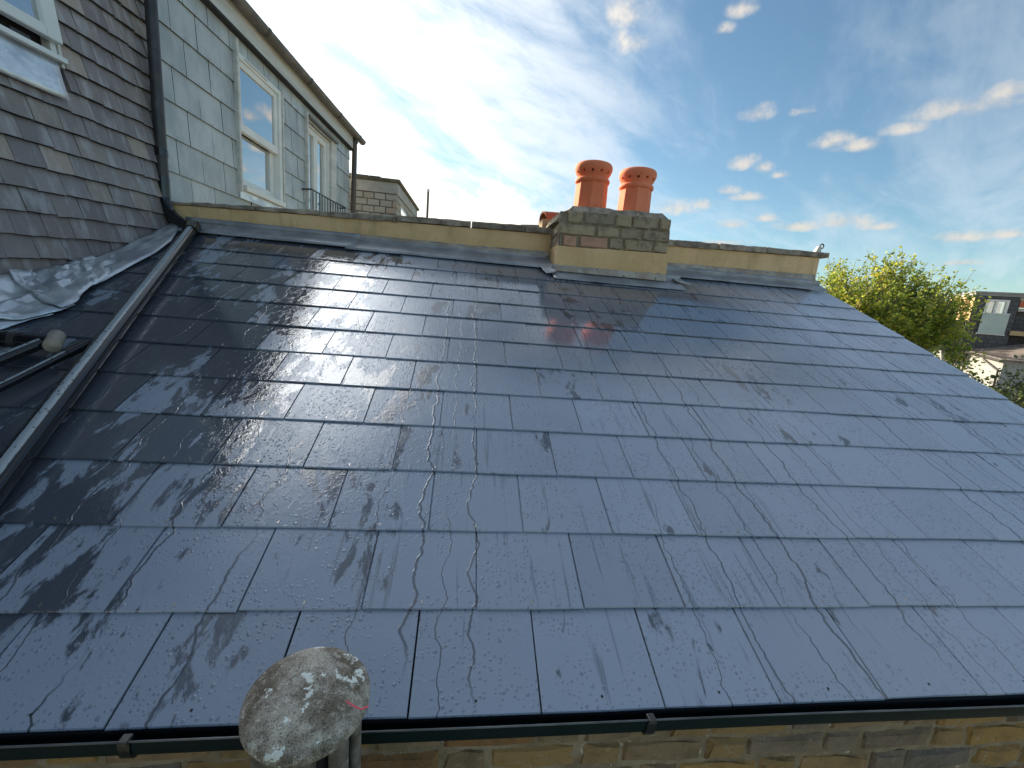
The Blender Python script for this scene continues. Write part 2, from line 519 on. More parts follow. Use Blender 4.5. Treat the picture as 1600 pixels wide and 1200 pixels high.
def stained_render():
    mt, g, bs, out = newmat('stained_buff_render')
    p = pos(g)
    n1 = g.noise(p, 2.6, 6.0, 0.65)
    n2 = g.noise(g.vm('MULTIPLY', p, (9.0, 9.0, 1.4)), 1.0, 5.0, 0.65)
    n3 = g.noise(p, 19.0, 6.0, 0.7)
    n4 = g.noise(g.vm('MULTIPLY', p, (1.0, 1.0, 3.0)), 7.0, 5.0, 0.7, 1.5)
    c = g.mix(g.ss(n1, 0.35, 0.65), (0.64, 0.44, 0.225), (0.78, 0.55, 0.305))
    c = g.mix(g.m('MULTIPLY', g.ss(n2, 0.5, 0.72), 0.55), c, (0.36, 0.265, 0.15))
    c = g.mix(g.m('MULTIPLY', g.ss(n3, 0.60, 0.74), 0.5), c, (0.66, 0.58, 0.42))
    crack = g.ss(g.m('ABSOLUTE', g.m('SUBTRACT', n4, 0.5)), 0.006, 0.0)
    c = g.mix(g.m('MULTIPLY', crack, g.m('MULTIPLY', g.ss(n1, 0.5, 0.6), 0.6)), c, (0.12, 0.10, 0.07))
    g.put(bs.inputs['Base Color'], c)
    bs.inputs['Roughness'].default_value = 0.92
    bs.inputs['Specular IOR Level'].default_value = 0.15
    bump(g, bs, g.m('ADD', g.m('MULTIPLY', g.noise(p, 30.0, 6.0, 0.7), 0.8), g.m('MULTIPLY', n1, 1.5)), 0.7, 0.012)
    return mt


M_RENDER = stained_render()
M_FILLET = mat('lime_mortar', (0.46, 0.42, 0.36), (0.34, 0.27, 0.22), scale=8, rough=0.9, bmp=0.6, bdist=0.006, bscale=40, c3=(0.13, 0.12, 0.11), t3=0.60, spec=0.2)
M_COPING = mat('lichened_concrete', (0.190, 0.154, 0.121), (0.380, 0.320, 0.252), scale=14, rough=0.92, bmp=0.8, bdist=0.008, bscale=70, piece=0.22, c3=(0.533, 0.459, 0.355), t3=0.60, spec=0.2)
M_MORTAR = mat('old_mortar', (0.302, 0.248, 0.167), (0.202, 0.156, 0.099), scale=12, rough=0.95, bmp=0.9, bdist=0.008, bscale=60, c3=(0.504, 0.448, 0.365), t3=0.60, spec=0.15)
M_MORTARDK = mat('sooty_mortar', (0.189, 0.156, 0.108), (0.290, 0.240, 0.171), scale=14, rough=0.95, bmp=0.9, bdist=0.008, bscale=60, c3=(0.504, 0.444, 0.342), t3=0.60, spec=0.15)
M_BRICK = bricks_mat('yellow_stock_brick', [(0.305, 0.188, 0.065), (0.229, 0.176, 0.106), (0.356, 0.212, 0.065), (0.161, 0.140, 0.118), (0.288, 0.208, 0.122), (0.246, 0.132, 0.053), (0.187, 0.156, 0.118)], lime=0.3)
M_CHBRICK = bricks_mat('sooty_chimney_brick', [(0.295, 0.246, 0.179), (0.409, 0.332, 0.213), (0.257, 0.215, 0.162), (0.447, 0.349, 0.213), (0.342, 0.282, 0.196)], lime=0.75, limecol=(0.381, 0.341, 0.256), soot=0.55)
M_CHPINK = bricks_mat('spalled_pink_brick', [(0.546, 0.312, 0.195), (0.520, 0.299, 0.208)], lime=0.6, limecol=(0.585, 0.520, 0.429), soot=0.2)
M_TERRA = mat('terracotta', (0.738, 0.195, 0.088), (0.799, 0.247, 0.130), scale=5, rough=0.75, bmp=0.2, bdist=0.002, bscale=80, c3=(0.630, 0.163, 0.080), t3=0.64, spec=0.3)
M_TERRAOLD = mat('dull_terracotta', (0.25, 0.085, 0.05), (0.33, 0.12, 0.07), scale=9, rough=0.85, bmp=0.4, bdist=0.003, c3=(0.16, 0.10, 0.07), t3=0.6, spec=0.2)
M_WHITE = mat('white_paint', (0.70, 0.72, 0.70), (0.78, 0.79, 0.77), scale=4, rough=0.4, rough2=0.5, bmp=0.05, bdist=0.002)
M_WHITEOLD = mat('weathered_white_board', (0.50, 0.50, 0.47), (0.63, 0.63, 0.60), scale=5, rough=0.6, bmp=0.15, bdist=0.003, c3=(0.38, 0.36, 0.33), t3=0.64, stretch=(1, 0.3, 3))
M_CONC = None
M_DSLATE = mat('grey_wall_slate', (0.352, 0.389, 0.402), (0.489, 0.528, 0.533), scale=5, stretch=(1, 1, .6), rough=0.34, rough2=0.52, bmp=0.1, bdist=0.002, bscale=120, piece=0.12, c3=(0.393, 0.428, 0.445), t3=0.60)
M_EDGESHADE = mat('painted_edge_shade', (0.035, 0.036, 0.038), rough=0.9, bmp=0)  # shadow of the course gaps painted onto slate and tile edges
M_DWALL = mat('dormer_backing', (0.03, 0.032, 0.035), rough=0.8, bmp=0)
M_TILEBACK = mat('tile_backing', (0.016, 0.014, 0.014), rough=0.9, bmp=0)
M_PALEB = bricks_mat('pale_rooftop_brick', [(0.36, 0.35, 0.31), (0.44, 0.42, 0.37), (0.40, 0.37, 0.32), (0.42, 0.33, 0.26), (0.33, 0.33, 0.31)], lime=0.35, limecol=(0.5, 0.49, 0.45), soot=0.12)
M_PALEM = mat('dark_pointing', (0.10, 0.10, 0.09), rough=0.95, bmp=0)
M_PALEC = mat('pale_concrete_band', (0.36, 0.355, 0.33), (0.44, 0.43, 0.40), scale=5, rough=0.9, bmp=0.4, bdist=0.005, c3=(0.26, 0.26, 0.25), t3=0.6)
M_FELTROOF = mat('mossy_felt', (0.10, 0.085, 0.06), (0.16, 0.14, 0.09), scale=6, rough=0.95, bmp=0.6, bdist=0.01)
M_FARSLATE = None


def pipe_shine_mat():
    mt, g, bs, out = newmat('dewy_plastic_painted_shine')
    gm = g.nd('ShaderNodeNewGeometry')
    up = g.vm('DOT_PRODUCT', gm.outputs['Normal'], (0.17, -0.26, 0.95))
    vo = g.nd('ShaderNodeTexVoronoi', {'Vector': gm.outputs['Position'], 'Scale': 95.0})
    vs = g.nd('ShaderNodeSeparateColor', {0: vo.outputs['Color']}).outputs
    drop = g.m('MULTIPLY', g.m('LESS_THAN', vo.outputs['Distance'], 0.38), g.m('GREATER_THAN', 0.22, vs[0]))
    dew_shine = g.ss(g.m('ADD', up, g.m('MULTIPLY', g.noise(gm.outputs['Position'], 60.0, 3.0), 0.05)), 0.945, 0.975)  # sky highlight painted as a pale strip along the dewy upper side
    f = g.m('MULTIPLY', dew_shine, g.m('SUBTRACT', 1.0, g.m('MULTIPLY', drop, 0.85)))
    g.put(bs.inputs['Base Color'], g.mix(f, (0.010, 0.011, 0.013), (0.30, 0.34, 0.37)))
    g.put(bs.inputs['Roughness'], g.fmix(f, 0.16, 0.35))
    bs.inputs['Coat Weight'].default_value = 0.15
    bump(g, bs, drop, 0.4, 0.001)
    return mt


M_DEWSHINE = pipe_shine_mat()


def tile_mat():
    mt, g, bs, out = newmat('plain_tile')
    r = rnd(g)
    cr = g.nd('ShaderNodeValToRGB', {0: r})
    el = cr.color_ramp.elements
    tones = [(0.0, (0.180, 0.152, 0.150)), (0.3, (0.253, 0.220, 0.215)), (0.55, (0.220, 0.188, 0.173)), (0.75, (0.277, 0.240, 0.230)), (0.90, (0.245, 0.208, 0.184)), (0.96, (0.359, 0.288, 0.230)), (1.0, (0.392, 0.308, 0.246))]
    while len(el) < len(tones):
        el.new(0.5)
    for i, (q, c) in enumerate(tones):
        el[i].position = q
        el[i].color = (*c, 1)
    p = g.vm('ADD', pos(g), g.comb(0.0, g.m('MULTIPLY', r, 9.0), 0.0))
    n1 = g.noise(g.vm('MULTIPLY', p, (1, 2.2, 0.6)), 9.0, 5.0, 0.6)
    c = g.mix(g.m('MULTIPLY', g.ss(n1, 0.46, 0.70), 0.6), cr.outputs[0], (0.46, 0.45, 0.46))
    c = g.mix(g.m('MULTIPLY', g.ss(g.noise(p, 3.1, 4.0), 0.5, 0.7), 0.5), c, (0.15, 0.13, 0.13))
    c = g.mix(g.m('MULTIPLY', g.ss(g.noise(p, 160.0, 3.0), 0.55, 0.75), 0.5), c, (0.10, 0.09, 0.088))
    g.put(bs.inputs['Base Color'], c)
    g.put(bs.inputs['Roughness'], g.fmix(n1, 0.42, 0.62))
    bump(g, bs, g.noise(p, 130.0, 5.0, 0.6), 0.5, 0.003)
    return mt


M_TILE = tile_mat()


def glass_mat(name, tint=(0.85, 0.92, 0.92), boost=0.22):
    mt = bpy.data.materials.new(name)
    mt.use_nodes = True
    nt = mt.node_tree
    nt.nodes.clear()
    g = N(nt)
    fr = g.nd('ShaderNodeFresnel', {'IOR': 1.6}).outputs[0]
    fac = g.m('ADD', g.m('MULTIPLY', fr, 1.5), boost, clamp=True)
    tr = g.nd('ShaderNodeBsdfTransparent', {0: (*tint, 1)})
    gl = g.nd('ShaderNodeBsdfGlossy', {0: (1, 1, 1, 1), 'Roughness': 0.01})
    nn = g.noise(pos(g), 3.0, 1.0)
    b = g.nd('ShaderNodeBump', {'Height': nn, 'Strength': 0.05, 'Distance': 0.02})
    g.put(gl.inputs['Normal'], b.outputs[0])
    mx = g.nd('ShaderNodeMixShader', {0: fac, 1: tr.outputs[0], 2: gl.outputs[0]})
    g.nd('ShaderNodeOutputMaterial', {0: mx.outputs[0]})
    return mt


M_GLASS = glass_mat('window_glass', boost=0.42)
M_ROOM = mat('room_wall', (0.30, 0.33, 0.35), rough=0.9, bmp=0)
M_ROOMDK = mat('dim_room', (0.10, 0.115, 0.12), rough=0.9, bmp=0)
M_BLIND = mat('pale_blue_blind', (0.42, 0.60, 0.70), (0.36, 0.54, 0.66), scale=30, rough=0.8, bmp=0, stretch=(1, 1, 0.03))
M_CURTAIN = mat('grey_curtain', (0.34, 0.33, 0.31), (0.20, 0.19, 0.18), scale=30, rough=0.9, bmp=0, stretch=(1, 1, 0.02))
M_FROST = mat('frosted_glass', (0.36, 0.46, 0.45), (0.42, 0.52, 0.50), scale=1.4, rough=0.12, bmp=0)

# ------------------------------------------------------------------ ground
g_mat = mat('garden_earth_and_grass', (0.16, 0.17, 0.10), (0.25, 0.23, 0.19), scale=0.6, rough=0.95, bmp=0.5, bdist=0.05, bscale=4)
GZ = -6.0
mb = MB()
mb.grid(lambda a, b: (-1500 + 3000 * a, -1500 + 3000 * b, GZ), 6, 6)
tag(mb.build('ground', g_mat), kind='structure')

# ------------------------------------------------------------------ slate roof
roof = thing('rear_extension', rp(2, 0, -0.02), 'low rear extension with wet dark slate roof above yellow stock brick wall', 'extension')
GAUGE, ST_T, SL_L = 0.2455, 0.0056, 0.50
V_EXACT = [0, 0.2342, 0.4772, 0.7240, 0.9673, 1.2126, 1.4581, 1.7073, 1.9610, 2.2121, 2.4611, 2.71]
_sl = {}


def slate_mesh(wd, var):
    key = (round(wd, 3), var)
    if key in _sl:
        return _sl[key]
    rr = random.Random(hash(key) % 9999)
    b = MB()
    t, c = ST_T, 0.0024
    h = wd / 2 - 0.0019
    j = lambda a: rr.uniform(-a, a)
    x0, x1, y0 = -h + j(.0006), h + j(.0006), 0.0
    ym = j(.0010)
    e = .0007
    top = [(x0 + e, y0 + c + j(.0004), 0), (0, y0 + c + ym, 0.0002), (x1 - e, y0 + c + j(.0004), 0), (x1 - e, SL_L, 0), (x0 + e, SL_L, 0)]
    mid = [(x0, y0 + j(.0006), -c), (0, y0 + ym, -c), (x1, y0 + j(.0006), -c), (x1, SL_L, -c), (x0, SL_L, -c)]
    bot = [(p[0], p[1], -t) for p in mid]
    n = 5
    f = [tuple(range(n))]
    for i in range(n):
        k = (i + 1) % n
        f.append((n + i, n + k, k, i))
        f.append((2 * n + i, 2 * n + k, n + k, n + i))
    f.append(tuple(range(3 * n - 1, 2 * n - 1, -1)))
    b.add(top + mid + bot, f)
    _sl[key] = b.data('slate', M_SLATE)
    return _sl[key]


rivet_me = MB().box((-0.0022, -0.0052, 0), (0.0022, 0.0052, 0.0016)).data('rivet', M_RIVET)
nail_me = MB().lathe([(0.0032, 0), (0.0032, 0.0008)], n=10).data('nail', M_NAIL)
U_RIGHT = 11.66
ROW_L = [-6.0, -6.6, -7.2, -7.3, -7.3, -7.3, -7.3, -7.2, -7.1, -7.0, -7.0, -7.0]
ROW_R = [8.4, 9.4, 10.6, 11.66, 11.66, 11.66, 11.66, 11.66, 11.66, 11.66, 11.66, 11.66]
rs = random.Random(3)
for k in range(12):
    off = 0.0 if k % 2 else 0.5
    u = math.floor(ROW_L[k]) - off
    while u < ROW_R[k]:
        ua, ub = max(u, ROW_L[k] if k < 11 else -7.0), min(u + 1, U_RIGHT)
        u += 1
        if ub - ua < 0.12:
            continue
        uc = (ua + ub) / 2
        tilt = -(ST_T + 0.0016) / GAUGE + rs.gauss(0, 0.0018)
        q = Matrix((AX, AS, AN)).transposed().to_4x4()
        M = Matrix.Translation(rp(uc, V_EXACT[k] + rs.gauss(0, 0.0012), rs.gauss(0, 0.0004))) @ q @ Matrix.Rotation(tilt, 4, 'X') @ Matrix.Rotation(rs.gauss(0, 0.0022), 4, 'Y') @ Matrix.Rotation(rs.gauss(0, 0.0012), 4, 'Z')
        s_ = inst('slate', slate_mesh(0.3 * (ub - ua), rs.randrange(4)), M, roof)
        if ub - ua > 0.7:
            if k == 0:
                inst('nail', nail_me, M @ Matrix.Translation((0.0, 0.028, 0.0)), s_)
            else:
                inst('rivet', rivet_me, M @ Matrix.Translation((rs.gauss(0, .003), 0.017, 0.0)) @ Matrix.Rotation(rs.gauss(0, .25), 4, 'Z'), s_)
b = MB()
b.hexa([rp(-8.2, -0.01, -0.06), rp(11.55, -0.01, -0.06), rp(11.55, 3.3, -0.06), rp(-8.2, 3.3, -0.06), rp(-8.2, 0.03, -0.034), rp(11.55, 0.03, -0.034), rp(11.55, 3.3, -0.034), rp(-8.2, 3.3, -0.034)])
b.build('roof_deck', M_DECK, roof)
b = MB()
b.hexa([rp(-8.2, -0.005, -0.020), rp(11.6, -0.005, -0.020), rp(11.6, 0.22, -0.029), rp(-8.2, 0.22, -0.029), rp(-8.2, -0.003, -0.0115), rp(11.6, -0.003, -0.0115), rp(11.6, 0.22, -0.0215), rp(-8.2, 0.22, -0.0215)])
b.build('under_eaves_course', M_DECK, roof)
b = MB()
b.hexa([rp(11.5, 0, -0.055), rp(11.56, 0, -0.055), rp(11.56, 3.3, -0.055), rp(11.5, 3.3, -0.055), rp(11.5, 0, -0.018), rp(11.56, 0, -0.018), rp(11.56, 3.3, -0.018), rp(11.5, 3.3, -0.018)])
b.build('verge_board', M_WHITEOLD, roof)

# ------------------------------------------------------------------ rear brick wall, gutter
WY = 0.812
wall = roof
bw = MB().box((-2.9, WY + 0.014, GZ), (3.26, 1.05, -0.97)).build('wall_core', M_MORTAR, wall)


def bedf(i, jj):
    x, z = -2.85 + 6.05 * i, -1.45 + .48 * jj
    n_ = noise.noise(V((x * 16, z * 30, 1))) * .0045 + noise.noise(V((x * 55, z * 70, 4))) * .0026
    return (x, WY + .0088 + n_, z)


MB().grid(bedf, 720, 64).build('mortar_bed', M_MORTAR, wall, smooth='all', fix=False)
_bk = {}


def brick_mesh(prefix, wd, ht, dp, var, m_):
    key = (prefix, round(wd, 3), round(ht, 3), round(dp, 3), var)
    if key in _bk:
        return _bk[key]
    rr = random.Random(hash((round(wd * 1000), round(ht * 1000), var)) % 99991)
    j = lambda a: rr.uniform(-a, a)
    b = MB()
    c = min(0.009, ht * 0.14)
    x, z = wd / 2, ht / 2
    fr = [(-x + c + j(c * .6), j(.003), -z + c + j(c * .55)), (j(x * .3), j(.004), -z + c * .8 + j(c * .9)), (x - c + j(c * .6), j(.003), -z + c + j(c * .55)), (x - c + j(c * .6), j(.003), z - c + j(c * .55)), (j(x * .3), j(.004), z - c * .8 + j(c * .9)), (-x + c + j(c * .6), j(.003), z - c + j(c * .55))]
    md = [(-x + j(c * .3), c, -z + j(c * .3)), (0, c, -z + j(c * .3)), (x + j(c * .3), c, -z + j(c * .3)), (x + j(c * .3), c, z + j(c * .3)), (0, c, z + j(c * .3)), (-x + j(c * .3), c, z + j(c * .3))]
    bk = [(p[0], dp, p[2]) for p in md]
    n = 6
    f = [tuple(range(n))]
    for i in range(n):
        k = (i + 1) % n
        f.append((i, k, n + k, n + i))
        f.append((n + i, n + k, 2 * n + k, 2 * n + i))
    b.add(fr + md + bk, f)
    _bk[key] = b.data('brick', m_)
    return _bk[key]


rb = random.Random(11)
course = 0
zc = -0.985
while zc > -1.42:
    x = -2.7 + (0.0 if course % 2 else 0.085)
    k = course
    while x < 3.1:
        wd = 0.215 if (k % 2 == 0) else 0.1025
        if rb.random() < 0.12:
            wd = 0.150
        M = Matrix.Translation((x + wd / 2, WY + rb.uniform(-0.002, 0.004), zc - 0.0325 + rb.uniform(-.002, .002))) @ Matrix.Rotation(rb.gauss(0, .008), 4, 'Y') @ Matrix.Rotation(rb.gauss(0, .012), 4, 'Z')
        inst('brick', brick_mesh('stock', wd, 0.064, 0.07, rb.randrange(5), M_BRICK), M, wall)
        x += wd + 0.011
        k += 1
    zc -= 0.0755
    course += 1

gut = thing('eaves_gutter', (0.5, 0.78, -0.96), 'black plastic gutter along the bottom edge of the slates', 'gutter')
GC, GR = V((0, 0.7785, -0.911)), 0.0295
prof = []
for i in range(21):
    a = math.pi + math.pi * i / 20
    ca, sa = math.cos(a), math.sin(a)
    prof.append(V((0, math.copysign(abs(ca) ** 0.45, ca) * GR, -abs(sa) ** 0.7 * 0.046)))
inner = [V((0, p.y * 0.93, p.z * 0.95)) for p in reversed(prof)]
g0, g1 = V((-2.9, GC.y, GC.z)), V((3.42, GC.y, GC.z))
gpts = []
for i in range(64):
    q = g0.lerp(g1, i / 63)
    gpts.append(q + V((0, noise.noise(V((q.x * 1.1, 3, 1))) * .003, noise.noise(V((q.x * .9, 7, 2))) * .0045)))
MB().sweep(prof + inner, gpts).build('trough', M_GUTTER, gut, smooth=40)
MB().tube([q + V((0, -GR - .0005, .001)) for q in gpts], .0021, 10).build('front_lip', M_LIP, gut, smooth=True)
b = MB()
b.hexa([V((-2.9, .800, -.925)), V((3.4, .800, -.925)), V((3.4, .808, -.925)), V((-2.9, .808, -.925)), V((-2.9, .7835, -.921)), V((3.4, .7835, -.921)), V((3.4, .806, -.91)), V((-2.9, .806, -.91))])
b.build('felt_strip', M_FELT, gut)
for bx_ in (-1.52, -0.611, 0.484, 1.55, 2.6):
    b = MB()
    arc = [V((0, p.y * 1.14, p.z * 1.1)) for p in prof]
    arc2 = [V((0, p.y * 1.02, p.z * 1.02)) for p in reversed(prof)]
    b.extrude(arc + arc2, V((bx_ - .011, GC.y, GC.z)), V((bx_ + .011, GC.y, GC.z)))
    br = b.build('bracket', M_BLACK, gut, smooth=40)
    b = MB().box((bx_ - .009, GC.y - GR - .007, GC.z - .004), (bx_ + .009, GC.y - GR + .013, GC.z + .0065))
    bevel(b.build('clip', M_BLACKMATT, br), .002)

# ------------------------------------------------------------------ parapet wall with copings and lead
PY = 3.70
xs_ = [-2.29, -0.686, 0.70, 1.755, 3.30]
BOT = [0.395, 0.424, 0.452, 0.462, 0.486]
MID = [0.516, 0.562, 0.594, 0.606, 0.642]
TOP = [0.540, 0.610, 0.645, 0.662, 0.690]


def lerp(tab, x):
    for i in range(4):
        if x <= xs_[i + 1] or i == 3:
            t = (x - xs_[i]) / (xs_[i + 1] - xs_[i])
            return tab[i] + (tab[i + 1] - tab[i]) * t


par = thing('parapet_wall', (0.5, PY + 0.12, 0.0), 'low buff rendered parapet wall with lichened copings above the slates', 'wall')
par['kind'] = 'thing'


def strip(x0, x1, y0, y1, fz0, fz1, name, m_, n=12, bv=0.0, dy=0.0):
    b = MB()
    for i in range(n):
        a, c = x0 + (x1 - x0) * i / n, x0 + (x1 - x0) * (i + 1) / n
        pts = []
        for z in (fz0, fz1):
            pts += [(a, y0, z(a)), (c, y0, z(c)), (c, y1, z(c)), (a, y1, z(a))]
        b.add(pts, [(0, 1, 5, 4), (2, 3, 7, 6), (4, 5, 6, 7), (3, 2, 1, 0)] + ([(3, 0, 4, 7)] if i == 0 else []) + ([(1, 2, 6, 5)] if i == n - 1 else []))
    me = b.build(name, m_, par)
    bm = bmesh.new()
    bm.from_mesh(me.data)
    bmesh.ops.remove_doubles(bm, verts=bm.verts, dist=1e-5)
    bm.to_mesh(me.data)
    bm.free()
    if bv:
        bevel(me, bv)
    return me


strip(-2.262, 3.235, PY, PY + .22, lambda x: lerp(BOT, x) - .2, lambda x: lerp(MID, x) + .001, 'render_band', M_RENDER, 16)
# copings: individually laid, slightly uneven
JOINTS = [-2.275, -2.12, -1.66, -1.18, -0.585, 0.02, 0.47, 0.93, 1.36, 1.80, 2.22, 2.68, 3.305]
rc = random.Random(5)
for a, c in zip(JOINTS[:-1], JOINTS[1:]):
    dz, dy = rc.uniform(-.004, .004), rc.uniform(-.006, .005)
    b = MB()
    nseg = 12
    x0, x1 = a + .004, c - .004
    y0, y1 = PY - .022 + dy, PY + .27

    def fn(i, jj):
        x = x0 + (x1 - x0) * i
        zb, zt = lerp(MID, x) + dz + .002, lerp(TOP, x) + dz
        ring = [(y0 + .003, zb), (y0, zb + .006), (y0, zt - .008), (y0 + .008, zt), (y1, zt + .012), (y1, zb)]
        y, z = ring[jj % 6]
        wob = noise.noise(V((x * 13, y * 9, z * 30))) * .008
        return (x, y + wob, z + wob)
    bb = MB()
    for i in range(nseg + 1):
        for jj in range(6):
            bb.v.append(V(fn(i / nseg, jj)))
    for i in range(nseg):
        for jj in range(6):
            k = (jj + 1) % 6
            bb.f.append((i * 6 + jj, i * 6 + k, i * 6 + 6 + k, i * 6 + 6 + jj))
    bb.f.append(tuple(range(6)))
    bb.f.append(tuple(range(nseg * 6 + 5, nseg * 6 - 1, -1)))
    bb.build('coping', M_COPING, par)
roofz = lambda y: RZ0 + (y - RY0) * ST / CT


def fillet(x0, x1, name='mortar_fillet', m_=M_FILLET):
    b = MB()
    n = max(4, int((x1 - x0) / .05))

    def f(i, jj):
        x = x0 + (x1 - x0) * i
        wob = noise.noise(V((x * 14, jj * 4, 2))) * .006
        zb = roofz(PY) + .025
        pts = [(PY - .001, lerp(BOT, x) + .004 + wob), (PY - .010, lerp(BOT, x) - .002 + wob), (PY - .022 - wob, zb + .02), (PY - .026, zb)]
        k = min(3, int(round(jj * 3)))
        return (x, *pts[k])
    b.grid(f, n, 3)
    return b.build(name, m_, par, smooth=60, fix=False)


fillet(-1.15, 0.69)
fillet(1.68, 3.22)


def lead_strip(x0, x1, vlo, lift, name='lead_strip', wob=.004):
    b = MB()
    n = int((x1 - x0) / .06)

    def f(i, jj):
        x = x0 + (x1 - x0) * i
        q = jj * 7
        if q <= 5:                       # lying on the slates
            v = vlo + (3.185 - vlo) * q / 5
            h = .007 + lift + (.004 if q > 0 else -.003) + wob * noise.noise(V((x * 5, v * 9, lift * 90)))
            p = RO + AX * (x - RX0) + AS * v + AN * h
            if q == 0:
                p += AS * (.006 * noise.noise(V((x * 3.3, 1, 7))))
            return p
        z = roofz(PY) + (.012 if q < 6.5 else .045) + wob * noise.noise(V((x * 6, 3, 1)))
        return V((x, PY - .024 - lift + (.006 if q > 6.5 else 0), z))
    b.grid(f, n, 7)
    o = b.build(name, M_LEADDARK, par, smooth='all', fix=False)
    md = o.modifiers.new('solid', 'SOLIDIFY')
    md.thickness = .003
    md.offset = 1
    return o


lead_strip(-2.16, -0.86, 2.985, .004)
lead_strip(-0.93, 0.72, 2.955, .0)
lead_strip(1.62, 3.27, 3.055, .002)
# dark slate slip by the elbow
MB().hexa([rp(-6.25, 3.03, .016), rp(-5.55, 3.02, .016), rp(-5.55, 3.16, .016), rp(-6.25, 3.16, .016), rp(-6.25, 3.03, .023), rp(-5.58, 3.025, .023), rp(-5.55, 3.16, .023), rp(-6.25, 3.16, .023)]).build('slate_slip', M_LEADDARK, par)
# things standing on the coping
b = MB().hexa([(-.0, 0, 0), (.19, .0, 0), (.17, .11, 0), (.02, .1, 0), (.02, .02, .022), (.175, .015, .034), (.16, .09, .03), (.03, .09, .02)])
for i, p in enumerate(b.v):
    b.v[i] = p + V((0.43, 3.80, 0.650)) + V((noise.noise(p * 40), noise.noise(p * 40 + V((3, 1, 2))), 0)) * .006
tag(bevel(b.build('mortar_lump', M_COPING), .006), 'flat grey lump of broken mortar on the coping left of the chimney stack', 'mortar lump')
# pale fitting with ring near the right end
fit = thing('ring_bracket', (3.33, 3.86, 0.70), 'small pale bracket with dark ring near the right end of the coping', 'bracket')
b = MB().hexa([(3.285, 3.83, .693), (3.355, 3.83, .698), (3.355, 3.88, .698), (3.285, 3.88, .693), (3.325, 3.84, .772), (3.352, 3.84, .776), (3.352, 3.87, .776), (3.325, 3.87, .772)])
bevel(b.build('foot', M_WHITEOLD, fit), .004)
MB().tube([V((3.364 + .019 * math.cos(i * math.pi / 8), 3.853, .776 + .021 * math.sin(i * math.pi / 8))) for i in range(17)], .006, 8, False).build('ring', M_BLACKMATT, fit, smooth=True)

# ------------------------------------------------------------------ chimney stack
stk = thing('chimney_stack', (1.16, 3.75, 0.3), 'squat sooty brick chimney stack with a buff rendered base', 'chimney stack')
SX0, SX1, SY0, SY1 = 0.70, 1.632, 3.42, 4.16
SLOPE = 0.026
sz = lambda x: SLOPE * (x - SX0)
def rough_block(lo, hi, nx, nz, fn, name, m_, parent, amp=.005, fr=14):
    """box with wavy faces"""
    bm = bmesh.new()
    bmesh.ops.create_cube(bm, size=1.0)
    bmesh.ops.subdivide_edges(bm, edges=bm.edges, cuts=max(nx, nz), use_grid_fill=True)
    lo, hi = V(lo), V(hi)
    for v_ in bm.verts:
        p = V((lo.x + (hi.x - lo.x) * (v_.co.x + .5), lo.y + (hi.y - lo.y) * (v_.co.y + .5), lo.z + (hi.z - lo.z) * (v_.co.z + .5)))
        nz_ = noise.noise_vector(p * fr) * amp
        v_.co = fn(p + nz_)
    me = bpy.data.meshes.new(name)
    o = sum((v_.co for v_ in bm.verts), V((0, 0, 0))) / len(bm.verts)
    for v_ in bm.verts:
        v_.co -= o
    bm.to_mesh(me)
    bm.free()
    me.materials.append(m_)
    me.polygons.foreach_set('use_smooth', [True] * len(me.polygons))
    me.set_sharp_from_angle(angle=R(45))
    return inst(name, me, Matrix.Translation(o), parent)


rough_block((SX0 + .009, SY0 + .010, .2), (SX1 - .012, SY1 - .010, .735), 44, 44, lambda p: V((p.x, p.y, p.z + sz(p.x))), 'mortar_core', M_MORTARDK, stk, .005, 34)
rough_block((SX0 - .004, SY0 - .006, .19), (SX1 + .004, SY1, .472), 12, 6, lambda p: V((p.x, p.y, p.z + sz(p.x))), 'rendered_base', M_RENDER, stk, .006, 9)
ROWS = [  # z bottom, z top, [(x0, x1, pink)]
    (0.478, 0.556, [(0.708, 0.735, 0), (0.745, 0.855, 1), (0.885, 1.110, 1), (1.128, 1.235, 0), (1.255, 1.485, 0), (1.505, 1.618, 0)]),
    (0.566, 0.641, [(0.702, 0.995, 0), (1.015, 1.190, 0), (1.212, 1.378, 0), (1.398, 1.624, 0)]),
    (0.655, 0.742, [(0.765, 0.885, 0), (0.902, 1.142, 0), (1.158, 1.285, 0), (1.300, 1.515, 0), (1.530, 1.612, 0)])]
rk = random.Random(2)
for ri, (za, zb, row) in enumerate(ROWS):
    for (a, c, pink) in row:
        zz_ = sz((a + c) / 2)
        M = Matrix.Translation(((a + c) / 2, SY0 - rk.uniform(.0, .008), (za + zb) / 2 + zz_)) @ Matrix.Rotation(-SLOPE + rk.gauss(0, .01), 4, 'Y') @ Matrix.Rotation(rk.gauss(0, .015), 4, 'Z')
        inst('brick', brick_mesh('chp' if pink else 'ch', c - a, zb - za, .10, rk.randrange(6), M_CHPINK if pink else M_CHBRICK), M, stk)
    for side in (0, 1):
        y = SY0 + (.11 if ri != 1 else .02)
        k = ri
        while y < SY1 - .05:
            ln = min(.215 if k % 2 else .105, SY1 - y)
            zz_ = sz(SX0 if side == 0 else SX1)
            hh = (zb - za)
            M = Matrix.Translation((SX0 + .002 if side == 0 else SX1 - .006, y + ln / 2, (za + zb) / 2 + zz_)) @ Matrix.Rotation(R(-90 if side == 0 else 90), 4, 'Z')
            inst('brick', brick_mesh('ch', ln, hh, .09, rk.randrange(6), M_CHBRICK), M, stk)
            y += ln + .012
            k += 1
